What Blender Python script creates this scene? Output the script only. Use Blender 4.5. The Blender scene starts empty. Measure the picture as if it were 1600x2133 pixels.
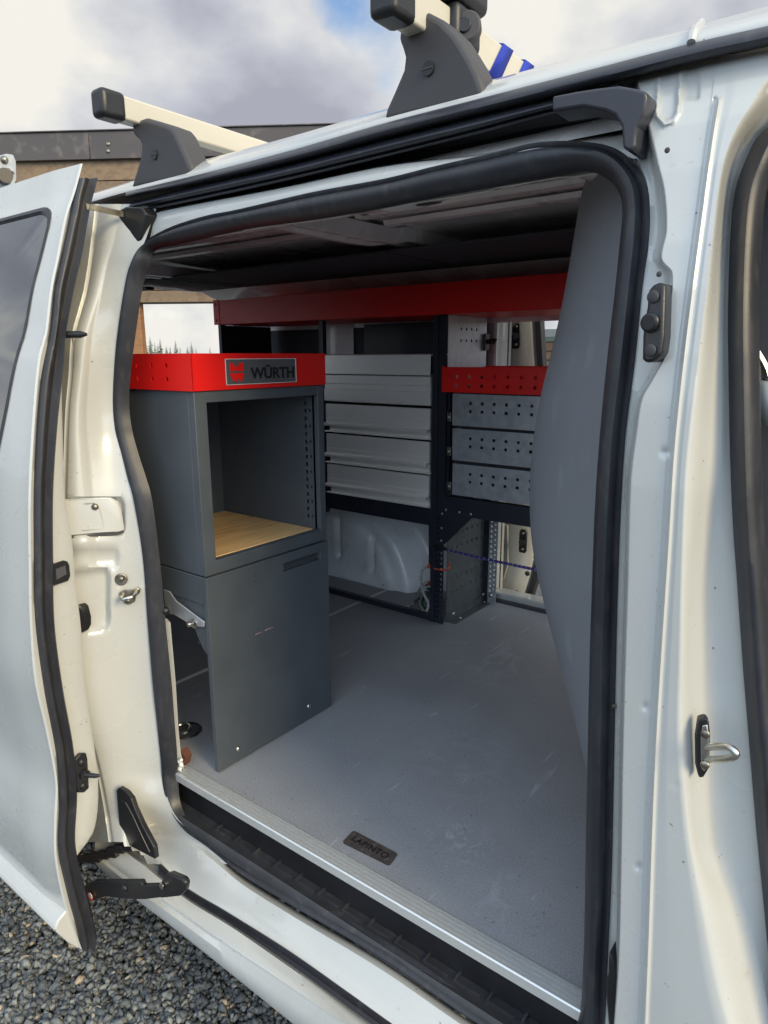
import bpy, math, random
import numpy as np
from mathutils import Vector, Matrix
random.seed(4)
rng = np.random.default_rng(7)
C = bpy.context.scene.collection
sc = bpy.context.scene
pi = math.pi

# ------------------------------------------------------------------ camera
W, H = 1600.0, 2133.0
vx = np.array([-1100.0, 748.0]); vy = np.array([1918.0, 736.0]); cc = np.array([800.0, 1066.5])
F = math.sqrt(-float(np.dot(vx-cc, vy-cc)))
def _r(p): return np.array([(p[0]-cc[0])/F, -(p[1]-cc[1])/F, -1.0])
Yc = _r(vy); Yc /= np.linalg.norm(Yc)
Xc = -_r(vx); Xc /= np.linalg.norm(Xc)
Zc = np.cross(Xc, Yc)
RM = np.array([Xc, Yc, Zc])
CAM = np.array([0.0, 0.0, 1.0])
cam = bpy.data.cameras.new('camera'); co = bpy.data.objects.new('camera', cam); C.objects.link(co)
cam.sensor_fit = 'VERTICAL'; cam.sensor_height = 36.0; cam.lens = F/H*36.0
cam.clip_start = 0.02; cam.clip_end = 3000
M4 = Matrix([list(RM[0])+[0], list(RM[1])+[0], list(RM[2])+[1.0], [0, 0, 0, 1]])
co.matrix_world = M4
sc.camera = co

# ------------------------------------------------------------------ world, sun, exposure
SUN_AZ = math.radians(10); SUN_EL = math.radians(26)     # direction towards the sun: from +x, slightly towards -y
sdir = Vector((math.cos(SUN_EL)*math.cos(-SUN_AZ), math.cos(SUN_EL)*math.sin(-SUN_AZ), math.sin(SUN_EL)))
w = bpy.data.worlds.new('World'); sc.world = w; w.use_nodes = True
nt = w.node_tree; nt.nodes.clear()
def N(t, typ, **kw):
    n = t.nodes.new(typ)
    for k, v in kw.items(): setattr(n, k, v)
    return n
def ramp(t, pts, src, interp='LINEAR'):
    n = t.nodes.new('ShaderNodeValToRGB'); n.color_ramp.interpolation = interp
    el = n.color_ramp.elements
    while len(el) < len(pts): el.new(0.5)
    for e, (p, c) in zip(el, pts):
        e.position = p; e.color = c if len(c) == 4 else tuple(c)+(1,)
    t.links.new(src, n.inputs[0]); return n
L = nt.links.new
sky = N(nt, 'ShaderNodeTexSky'); sky.sky_type = 'NISHITA'; sky.sun_disc = False
sky.sun_elevation = SUN_EL; sky.sun_rotation = math.radians(90)+SUN_AZ; sky.ozone_density = 2.0
tc = N(nt, 'ShaderNodeTexCoord')
mp = N(nt, 'ShaderNodeMapping'); mp.inputs['Scale'].default_value = (1.0, 1.0, 1.9)
mp.inputs['Location'].default_value = (0.35, 0.1, 0.2)
L(tc.outputs['Generated'], mp.inputs[0])
n1 = N(nt, 'ShaderNodeTexNoise'); n1.inputs['Scale'].default_value = 2.6; n1.inputs['Detail'].default_value = 8; n1.inputs['Roughness'].default_value = 0.52
n1.inputs['Distortion'].default_value = 0.25
L(mp.outputs[0], n1.inputs['Vector'])
sub = n1.outputs['Fac']
for (gu, gv, rad, amt) in ((700, -30, .09, .24), (800, 150, .09, .17), (0, -900, .3, .12)):      # gaps where the blue shows
    gd = RM @ np.array([(gu-cc[0])/F, -(gv-cc[1])/F, -1.0]); gd = gd/np.linalg.norm(gd)
    ds = N(nt, 'ShaderNodeVectorMath', operation='DISTANCE'); L(tc.outputs['Generated'], ds.inputs[0]); ds.inputs[1].default_value = tuple(gd)
    mr0 = N(nt, 'ShaderNodeMapRange', interpolation_type='SMOOTHSTEP'); mr0.inputs[1].default_value = 0; mr0.inputs[2].default_value = rad; mr0.inputs[3].default_value = amt; mr0.inputs[4].default_value = 0
    L(ds.outputs['Value'], mr0.inputs[0])
    sb_ = N(nt, 'ShaderNodeMath', operation='SUBTRACT'); L(sub, sb_.inputs[0]); L(mr0.outputs[0], sb_.inputs[1]); sub = sb_.outputs[0]
mask = ramp(nt, [(0.26, (0, 0, 0)), (0.39, (1, 1, 1))], sub)
n2 = N(nt, 'ShaderNodeTexNoise'); n2.inputs['Scale'].default_value = 3.6; n2.inputs['Detail'].default_value = 7; n2.inputs['Roughness'].default_value = 0.5
mp2 = N(nt, 'ShaderNodeMapping'); mp2.inputs['Location'].default_value = (3.1, 1.7, 0.4); mp2.inputs['Scale'].default_value = (1, 1, 1.6)
L(tc.outputs['Generated'], mp2.inputs[0]); L(mp2.outputs[0], n2.inputs['Vector'])
ccol = ramp(nt, [(0.35, (2.3, 2.35, 2.65)), (0.45, (3.1, 3.15, 3.4)), (0.53, (4.0, 4.0, 4.0)), (0.61, (5.1, 4.9, 4.4))], n2.outputs['Fac'])
# added gradient brightens and cools the clouds behind the camera, lighting the van
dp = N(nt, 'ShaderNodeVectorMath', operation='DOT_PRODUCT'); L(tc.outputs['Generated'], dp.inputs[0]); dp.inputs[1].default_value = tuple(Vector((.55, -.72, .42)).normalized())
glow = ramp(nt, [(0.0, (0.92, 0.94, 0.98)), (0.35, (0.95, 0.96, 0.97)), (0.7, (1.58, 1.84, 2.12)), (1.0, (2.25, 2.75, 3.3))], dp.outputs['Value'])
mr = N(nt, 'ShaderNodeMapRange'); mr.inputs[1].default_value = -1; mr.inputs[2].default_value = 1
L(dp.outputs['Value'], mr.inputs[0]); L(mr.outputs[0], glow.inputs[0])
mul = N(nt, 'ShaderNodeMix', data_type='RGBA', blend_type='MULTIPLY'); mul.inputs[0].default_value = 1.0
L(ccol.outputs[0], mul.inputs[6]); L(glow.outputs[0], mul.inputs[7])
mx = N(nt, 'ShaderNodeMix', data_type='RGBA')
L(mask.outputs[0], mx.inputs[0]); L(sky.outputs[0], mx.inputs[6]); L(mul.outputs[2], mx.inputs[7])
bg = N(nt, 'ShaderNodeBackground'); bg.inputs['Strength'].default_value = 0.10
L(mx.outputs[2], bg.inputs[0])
wo = N(nt, 'ShaderNodeOutputWorld'); L(bg.outputs[0], wo.inputs[0])
sl = bpy.data.lights.new('sun', 'SUN'); sl.energy = 2.0; sl.angle = math.radians(24); sl.color = (1.0, 0.80, 0.47)
so = bpy.data.objects.new('sun', sl); C.objects.link(so)
so.rotation_euler = (-sdir).to_track_quat('-Z', 'Y').to_euler()
sc.view_settings.view_transform = 'Standard'; sc.view_settings.look = 'None'
sc.view_settings.exposure = 0.93; sc.view_settings.gamma = 1.0
sc.view_settings.use_curve_mapping = False
sc.cycles.diffuse_bounces = 8; sc.cycles.max_bounces = 12

# ------------------------------------------------------------------ geometry helpers
def ray(u, v): return RM @ np.array([(u-cc[0])/F, -(v-cc[1])/F, -1.0])
def P(u, v, ax, val):
    d = ray(u, v); t = (val-CAM[ax])/d[ax]; return CAM+t*d
YZ = [(-.4, .83), (-.1, .835), (0, .85), (.3, .85), (.6, .85), (.85, .845), (1.0, .85), (1.12, .862), (1.2, .875), (1.25, .89), (1.32, .92), (1.5, 1.0)]
def ys(z): return float(np.interp(z, [a for a, b in YZ], [b for a, b in YZ]))
def S(u, v, off=0.0):
    y = .85
    for _ in range(6):
        p = P(u, v, 1, y+off); y = ys(p[2])
    return P(u, v, 1, y+off)
def Pf(u, v, fn):
    y = .8
    for _ in range(6):
        p = P(u, v, 1, y); y = fn(p)
    return P(u, v, 1, y)
def lerp(a, b, t): return a+(b-a)*t
def curve(pts, key=1):   # function v->u through points
    a = sorted(pts, key=lambda p: p[key])
    ks = [p[key] for p in a]; vs = [p[1-key] for p in a]
    def f(t):
        if t <= ks[0]: return vs[0]+(vs[1]-vs[0])/(ks[1]-ks[0])*(t-ks[0])
        if t >= ks[-1]: return vs[-1]+(vs[-1]-vs[-2])/(ks[-1]-ks[-2])*(t-ks[-1])
        i = 0
        while ks[i+1] < t: i += 1
        # monotone-ish hermite
        h = ks[i+1]-ks[i]; s = (t-ks[i])/h
        m0 = (vs[i+1]-vs[i-1])/(ks[i+1]-ks[i-1]) if i > 0 else (vs[i+1]-vs[i])/h
        m1 = (vs[i+2]-vs[i])/(ks[i+2]-ks[i]) if i+2 < len(ks) else (vs[i+1]-vs[i])/h
        return (2*s**3-3*s*s+1)*vs[i]+(s**3-2*s*s+s)*h*m0+(3*s*s-2*s**3)*vs[i+1]+(s**3-s*s)*h*m1
    return f
def catmull(pts, n, closed=True):
    pts = [np.array(p, float) for p in pts]; m = len(pts)
    out = []
    segs = m if closed else m-1
    for i in range(segs):
        g = (lambda k: pts[k % m]) if closed else (lambda k: pts[min(max(k, 0), m-1)])
        p0, p1, p2, p3 = g(i-1), g(i), g(i+1), g(i+2)
        for k in range(n):
            t = k/n
            out.append(0.5*((2*p1)+(-p0+p2)*t+(2*p0-5*p1+4*p2-p3)*t*t+(-p0+3*p1-3*p2+p3)*t**3))
    if not closed: out.append(pts[-1])
    return out

class MB:
    def __init__(s): s.v = []; s.f = []
    def add(s, vs, fs):
        b = len(s.v); s.v += [tuple(float(c) for c in p) for p in vs]; s.f += [tuple(b+i for i in f) for f in fs]; return s
    def box(s, x0, x1, y0, y1, z0, z1):
        return s.add([(x0, y0, z0), (x1, y0, z0), (x1, y1, z0), (x0, y1, z0), (x0, y0, z1), (x1, y0, z1), (x1, y1, z1), (x0, y1, z1)],
                     [(3, 2, 1, 0), (4, 5, 6, 7), (0, 1, 5, 4), (1, 2, 6, 5), (2, 3, 7, 6), (3, 0, 4, 7)])
    def obox(s, c, X, Y, Z):   # oriented box: centre and half vectors
        c, X, Y, Z = map(np.array, (c, X, Y, Z))
        vs = [c+a*X+b*Y+d*Z for d in (-1, 1) for a, b in ((-1, -1), (1, -1), (1, 1), (-1, 1))]
        return s.add(vs, [(3, 2, 1, 0), (4, 5, 6, 7), (0, 1, 5, 4), (1, 2, 6, 5), (2, 3, 7, 6), (3, 0, 4, 7)])
    def prism(s, pts, vec):
        n = len(pts); vec = np.array(vec, float)
        a = [np.array(p, float) for p in pts]; b = [p+vec for p in a]
        return s.add(a+b, [tuple(range(n))[::-1], tuple(range(n, 2*n))]+[(i, (i+1) % n, n+(i+1) % n, n+i) for i in range(n)])
    def grid(s, rows, cu=False, cv=False):
        m = len(rows); n = len(rows[0]); vs = [p for r in rows for p in r]; fs = []
        for i in range(m if cv else m-1):
            for j in range(n if cu else n-1):
                a = i*n+j; b = i*n+(j+1) % n; c = ((i+1) % m)*n+(j+1) % n; d = ((i+1) % m)*n+j
                fs.append((a, b, c, d))
        return s.add(vs, fs)
    def tube(s, pts, r, n=10, caps=True):
        pts = [np.array(p, float) for p in pts]; rows = []
        up = np.array([0.13, 0.21, 1.0]); up /= np.linalg.norm(up)
        rs = r if hasattr(r, '__len__') else [r]*len(pts)
        prev = None
        for i, p in enumerate(pts):
            t = pts[min(i+1, len(pts)-1)]-pts[max(i-1, 0)]; t = t/(np.linalg.norm(t)+1e-12)
            a = (prev if prev is not None else (up if abs(np.dot(up, t)) < .95 else np.array([1., 0, 0])))
            a = a-np.dot(a, t)*t; a /= (np.linalg.norm(a)+1e-12); prev = a
            b = np.cross(t, a)
            rows.append([p+rs[i]*(math.cos(2*pi*k/n)*a+math.sin(2*pi*k/n)*b) for k in range(n)])
        b0 = len(s.v); s.grid(rows, cu=True)
        if caps:
            s.f.append(tuple(b0+k for k in range(n))[::-1]); e = b0+(len(rows)-1)*n; s.f.append(tuple(e+k for k in range(n)))
        return s
    def cyl(s, c, ax, r, h, n=16, r2=None):
        c = np.array(c, float); ax = np.array(ax, float); ax /= np.linalg.norm(ax)
        return s.tube([c, c+ax*h], [r, r if r2 is None else r2], n)
    def dome(s, c, ax, r, h, n=14, k=4):
        c = np.array(c, float); ax = np.array(ax, float); ax /= np.linalg.norm(ax)
        t = [i/k for i in range(k+1)]
        return s.tube([c+ax*h*math.sin(a*pi/2) for a in t], [max(r*math.cos(a*pi/2), r*.02) for a in t], n)
    def perf(s, O, U, V, w_, h_, holes, T):
        """plate with real through holes; holes = [(u0,u1,v0,v1)]"""
        O, U, V, T = (np.array(a, float) for a in (O, U, V, T))
        def uniq(a):
            o = []
            for x in sorted(a):
                if not o or x-o[-1] > 1e-6: o.append(x)
            return o
        us = uniq([0, w_]+[a for h in holes for a in h[:2]]); vs_ = uniq([0, h_]+[a for h in holes for a in h[2:]])
        nu, nv = len(us), len(vs_)
        solid = np.ones((nu-1, nv-1), bool)
        for a, b, c, d in holes:
            for i in range(nu-1):
                m = (us[i]+us[i+1])/2
                if a < m < b:
                    for j in range(nv-1):
                        q = (vs_[j]+vs_[j+1])/2
                        if c < q < d: solid[i, j] = False
        vs = []
        for T_ in (0, 1):
            for i in range(nu):
                for j in range(nv): vs.append(O+U*us[i]+V*vs_[j]+T*T_)
        k = nu*nv; fs = []
        idx = lambda i, j: i*nv+j
        for i in range(nu-1):
            for j in range(nv-1):
                if not solid[i, j]: continue
                a, b, c, d = idx(i, j), idx(i+1, j), idx(i+1, j+1), idx(i, j+1)
                fs.append((a, b, c, d)); fs.append((k+d, k+c, k+b, k+a))
                for (di, dj, e0, e1) in ((-1, 0, d, a), (1, 0, b, c), (0, -1, a, b), (0, 1, c, d)):
                    ii, jj = i+di, j+dj
                    if ii < 0 or jj < 0 or ii >= nu-1 or jj >= nv-1 or not solid[ii, jj]: fs.append((e1, e0, k+e0, k+e1))
        return s.add(vs, fs)
    def build(s, name, m, parent=None, bevel=0, seg=2, smooth=35, solid=0, origin=None, sub=0):
        me = bpy.data.meshes.new(name)
        o = np.array(origin if origin is not None else (WORLDPOS.get(parent.name, (0, 0, 0)) if parent else (0, 0, 0)), float)
        me.from_pydata([tuple(np.array(p)-o) for p in s.v], [], s.f); me.update()
        ob = bpy.data.objects.new(name, me); C.objects.link(ob)
        if m: me.materials.append(m)
        if parent:
            ob.parent = parent; WORLDPOS[ob.name] = tuple(o)
        else:
            ob.location = tuple(o); WORLDPOS[ob.name] = tuple(o)
        if smooth:
            me.shade_smooth()
            try: me.set_sharp_from_angle(angle=math.radians(smooth))
            except Exception: pass
        if solid:
            q = ob.modifiers.new('Solidify', 'SOLIDIFY'); q.thickness = abs(solid); q.offset = -1 if solid > 0 else 1
        if bevel:
            q = ob.modifiers.new('Bevel', 'BEVEL'); q.width = bevel; q.segments = seg; q.limit_method = 'ANGLE'; q.angle_limit = math.radians(40)
            q.harden_normals = False
        if sub:
            q = ob.modifiers.new('Subdivision', 'SUBSURF'); q.levels = sub; q.render_levels = sub
        return ob
WORLDPOS = {}
def studs(name, m, parent, items):
    for c_, ax_, r_, h_ in items: MB().dome(c_, ax_, r_, h_, 12).build(name, m, parent, smooth=60)
def thing(name, label, cat, loc=(0, 0, 0), group=None):
    o = bpy.data.objects.new(name, None); C.objects.link(o); o.location = loc; o.empty_display_size = .1
    WORLDPOS[o.name] = tuple(loc)
    o['label'] = label; o['category'] = cat
    if group: o['group'] = group
    return o
def tag(o, label=None, cat=None, group=None, kind=None):
    if label: o['label'] = label
    if cat: o['category'] = cat
    if group: o['group'] = group
    if kind: o['kind'] = kind
    return o

# ------------------------------------------------------------------ materials
def mat(name, col, rough=.5, metal=0, coat=0, spec=.5, noise=None, bump=None, dirt=None, aniso=0, trans=0, ior=1.45, coatr=.05):
    """noise=(scale, amount, stretch xyz) colour variation; bump=(scale,strength,stretch); dirt=(scale, colour, lo, hi)"""
    m = bpy.data.materials.new(name); m.use_nodes = True; t = m.node_tree; b = t.nodes['Principled BSDF']
    b.inputs['Base Color'].default_value = tuple(col)+(1,); b.inputs['Roughness'].default_value = rough
    b.inputs['Metallic'].default_value = metal; b.inputs['Coat Weight'].default_value = coat; b.inputs['Coat Roughness'].default_value = coatr
    b.inputs['Specular IOR Level'].default_value = spec; b.inputs['Transmission Weight'].default_value = trans; b.inputs['IOR'].default_value = ior
    l = t.links.new
    tcn = t.nodes.new('ShaderNodeNewGeometry')
    def nz(scale, st, det=5):
        mpn = t.nodes.new('ShaderNodeMapping'); mpn.inputs['Scale'].default_value = st; l(tcn.outputs['Position'], mpn.inputs[0])
        n = t.nodes.new('ShaderNodeTexNoise'); n.inputs['Scale'].default_value = scale; n.inputs['Detail'].default_value = det; l(mpn.outputs[0], n.inputs['Vector']); return n
    last = None
    if noise:
        n = nz(noise[0], noise[2] if len(noise) > 2 else (1, 1, 1))
        r = ramp(t, [(.3, tuple(max(0, c*(1-noise[1])) for c in col)), (.7, tuple(c*(1+noise[1]) for c in col))], n.outputs['Fac'])
        last = r.outputs[0]
        mrn = t.nodes.new('ShaderNodeMapRange'); mrn.inputs[3].default_value = max(0, rough-.08); mrn.inputs[4].default_value = min(1, rough+.1)
        l(n.outputs['Fac'], mrn.inputs[0]); l(mrn.outputs[0], b.inputs['Roughness'])
    if dirt:
        n = nz(dirt[0], dirt[4] if len(dirt) > 4 else (1, 1, 1), 9)
        r = ramp(t, [(dirt[2], (0, 0, 0)), (dirt[3], (1, 1, 1))], n.outputs['Fac'])
        x = t.nodes.new('ShaderNodeMix'); x.data_type = 'RGBA'; l(r.outputs[0], x.inputs[0])
        if last: l(last, x.inputs[6])
        else: x.inputs[6].default_value = tuple(col)+(1,)
        x.inputs[7].default_value = tuple(dirt[1])+(1,); last = x.outputs[2]
    if last: l(last, b.inputs['Base Color'])
    if bump:
        n = nz(bump[0], bump[2] if len(bump) > 2 else (1, 1, 1)); bp = t.nodes.new('ShaderNodeBump'); bp.inputs['Strength'].default_value = bump[1]
        bp.inputs['Distance'].default_value = .002; l(n.outputs['Fac'], bp.inputs['Height']); l(bp.outputs[0], b.inputs['Normal'])
    return m
M = {}
def paint_mat():
    m = bpy.data.materials.new('white_paint'); m.use_nodes = True; t = m.node_tree; b = t.nodes['Principled BSDF']; l = t.links.new
    g = t.nodes.new('ShaderNodeNewGeometry')
    def nz(sc_, det=6, st=(1, 1, 1)):
        mpn = t.nodes.new('ShaderNodeMapping'); mpn.inputs['Scale'].default_value = st; l(g.outputs['Position'], mpn.inputs[0])
        n = t.nodes.new('ShaderNodeTexNoise'); n.inputs['Scale'].default_value = sc_; n.inputs['Detail'].default_value = det; l(mpn.outputs[0], n.inputs['Vector']); return n.outputs['Fac']
    last = None
    def over(fac, lo, hi, amt, col):
        nonlocal last
        r = ramp(t, [(lo, (0, 0, 0)), (hi, (amt,)*3)], fac); x = t.nodes.new('ShaderNodeMix'); x.data_type = 'RGBA'; l(r.outputs[0], x.inputs[0])
        if last is None: x.inputs[6].default_value = (.46, .468, .455, 1)
        else: l(last, x.inputs[6])
        x.inputs[7].default_value = tuple(col)+(1,); last = x.outputs[2]
    over(nz(4, 8), .42, .85, .35, (.39, .385, .36))             # film of road dust
    over(nz(7, 8, (1, 1, .22)), .50, .95, .40, (.29, .27, .24))   # run marks
    over(nz(120, 2), .745, .765, .85, (.16, .12, .09))          # chips and grit
    over(nz(46, 9), .70, .78, .5, (.34, .27, .20))
    l(last, b.inputs['Base Color'])
    rr = ramp(t, [(.35, (.24,)*3), (.75, (.36,)*3)], nz(5, 8)); l(rr.outputs[0], b.inputs['Roughness'])
    b.inputs['Coat Weight'].default_value = .8; b.inputs['Coat Roughness'].default_value = .06
    bp = t.nodes.new('ShaderNodeBump'); bp.inputs['Strength'].default_value = .035; bp.inputs['Distance'].default_value = .01; l(nz(9, 3), bp.inputs['Height']); l(bp.outputs[0], b.inputs['Normal']); l(bp.outputs[0], b.inputs['Coat Normal'])
    return m
M['paint'] = paint_mat()
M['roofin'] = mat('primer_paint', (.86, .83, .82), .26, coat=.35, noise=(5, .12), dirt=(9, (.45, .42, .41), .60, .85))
M['darkfill'] = mat('dark_lining_and_fill', (.065, .065, .075), .9, bump=(400, .3))  # dark for linings and holes, also the added roof and cab shade sheets
M['rubber'] = mat('black_rubber', (.024, .025, .031), .42, noise=(8, .25), bump=(300, .08), dirt=(70, (.060, .059, .058), .52, .95, (1, 1, .35)))
M['blackp'] = mat('black_plastic', (.014, .014, .016), .38, noise=(12, .3), bump=(500, .15))
M['track'] = mat('track_rubber', (.026, .027, .036), .35, noise=(4, .2), dirt=(40, (.06, .06, .07), .6, .8))
M['grey'] = mat('dark_grey_powder_coat', (.074, .085, .096), .46, noise=(9, .10), bump=(900, .12), dirt=(42, (.13, .14, .15), .68, .80, (1, 1, 2.4)))
M['navy'] = mat('blue_black_powder_coat', (.017, .020, .030), .42, noise=(14, .15), bump=(900, .1), dirt=(90, (.07, .08, .1), .70, .8))
M['red'] = mat('red_powder_coat', (.72, .010, .008), .40, noise=(7, .05), bump=(1000, .12), dirt=(80, (.45, .03, .03), .74, .82))
M['alu'] = mat('brushed_aluminium', (.92, .90, .86), .36, metal=.35, noise=(30, .07, (1, 8, 60)), bump=(60, .06, (.4, 6, 60)))
M['galv'] = mat('galvanised_steel', (.40, .42, .45), .42, metal=.5, noise=(38, .14), dirt=(55, (.55, .56, .58), .62, .80, (1, 1, 2.2)), bump=(120, .05))
M['alus'] = mat('extruded_aluminium', (.66, .67, .66), .38, metal=.6)
M['step'] = mat('step_plastic', (.034, .035, .040), .42, noise=(20, .2), bump=(500, .2), dirt=(40, (.08, .078, .075), .6, .8))
M['galvd'] = mat('dull_galvanised_steel', (.115, .125, .125), .5, metal=.5, noise=(38, .16))
M['steel'] = mat('zinc_plated_steel', (.55, .54, .50), .28, metal=1, noise=(40, .15))
M['oldsteel'] = mat('tarnished_steel', (.26, .24, .20), .42, metal=1, noise=(60, .4), dirt=(90, (.20, .09, .04), .62, .75))
M['bulk'] = mat('grey_plastic_panel', (.175, .185, .205), .46, noise=(4, .05), bump=(700, .25), dirt=(22, (.23, .245, .27), .62, .84, (1, 1, .4)))
M['wheelarch'] = mat('bare_painted_panel', (.78, .80, .82), .28, metal=.0, coat=.4, noise=(5, .18), dirt=(30, (.10, .09, .08), .72, .78))
M['wood'] = None
M['foot'] = mat('grey_foot_plastic', (.045, .043, .046), .55, noise=(10, .12), bump=(600, .2))
M['cream'] = mat('aluminium_paint_bar', (.50, .47, .40), .38, metal=.15, noise=(9, .06, (1, .3, 1)))
M['blue'] = mat('blue_strap', (.012, .035, .36), .75, bump=(900, .5), noise=(30, .2))
M['purple'] = mat('purple_cord', (.05, .03, .22), .8, noise=(180, .9))
M['green'] = mat('green_cord', (.01, .12, .05), .8, noise=(200, .6))
M['whitec'] = mat('grey_white_cord', (.42, .42, .40), .7, noise=(120, .4))
M['orange'] = mat('orange_hook_plastic', (.62, .09, .045), .5)
M['brown'] = mat('brown_metal_fascia', (.068, .058, .055), .42, noise=(3, .12, (1, .4, 1)), dirt=(8, (.16, .14, .13), .55, .8))
M['mask'] = mat('sticker_brown', (.060, .048, .044), .5, noise=(60, .25), dirt=(90, (.16, .14, .13), .60, .75))
M['letter'] = mat('black_print', (.010, .010, .010), .5)
M['plate'] = mat('grey_plate', (.16, .16, .165), .36, metal=.5, noise=(20, .1), dirt=(70, (.4, .4, .4), .72, .78))
M['trunk'] = mat('bark', (.10, .07, .05), .9, noise=(8, .3))
M['needles'] = mat('hazed_spruce_needles', (.12, .15, .095), .8, noise=(3, .35))  # colour lightened to put distance haze into the needles
M['glass'] = mat('tinted_glass', (.010, .012, .014), .02, spec=1.0, coat=1, coatr=.01)
M['amber'] = mat('brown_wax', (.13, .05, .03), .5)
M['card'] = mat('grey_door_card', (.33, .35, .34), .6, noise=(6, .05))
M['redw'] = mat('warning_sticker', (.65, .03, .05), .4)
M['whitew'] = mat('sticker_white', (.75, .75, .72), .5)
M['greeng'] = mat('green_tinted_glass_edge', (.22, .29, .21), .25)

def wood(name, c1, c2, sc_=1, rough=.45, axis='y', knots=True):
    m = bpy.data.materials.new(name); m.use_nodes = True; t = m.node_tree; b = t.nodes['Principled BSDF']; l = t.links.new
    g = t.nodes.new('ShaderNodeNewGeometry'); mpn = t.nodes.new('ShaderNodeMapping')
    mpn.inputs['Scale'].default_value = {'x': (.12, 1, 1), 'y': (1, .12, 1), 'xy': (.25, .12, 1)}[axis]
    l(g.outputs['Position'], mpn.inputs[0])
    n = t.nodes.new('ShaderNodeTexNoise'); n.inputs['Scale'].default_value = 34*sc_; n.inputs['Detail'].default_value = 6; n.inputs['Distortion'].default_value = .8
    l(mpn.outputs[0], n.inputs['Vector'])
    r = ramp(t, [(.28, c2), (.5, c1), (.72, tuple(min(1, c*1.18) for c in c1))], n.outputs['Fac'])
    oi = t.nodes.new('ShaderNodeObjectInfo'); hs = t.nodes.new('ShaderNodeHueSaturation')
    mrn = t.nodes.new('ShaderNodeMapRange'); mrn.inputs[3].default_value = .82; mrn.inputs[4].default_value = 1.18
    l(oi.outputs['Random'], mrn.inputs[0]); l(mrn.outputs[0], hs.inputs['Value']); l(r.outputs[0], hs.inputs['Color'])
    l(hs.outputs[0], b.inputs['Base Color']); b.inputs['Roughness'].default_value = rough
    bp = t.nodes.new('ShaderNodeBump'); bp.inputs['Strength'].default_value = .15; bp.inputs['Distance'].default_value = .002; l(n.outputs['Fac'], bp.inputs['Height']); l(bp.outputs[0], b.inputs['Normal'])
    return m
M['wood'] = wood('beech_ply', (.80, .50, .22), (.58, .28, .09), 1.0, .4, 'y')
M['siding'] = wood('varnished_siding', (.17, .115, .065), (.115, .072, .040), .5, .55, 'y')
M['siding2'] = wood('weathered_siding', (.36, .22, .13), (.24, .14, .08), .6, .6, 'x')
M['post'] = wood('stained_post', (.24, .115, .045), (.15, .07, .03), .5, .6, 'xy')

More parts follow.
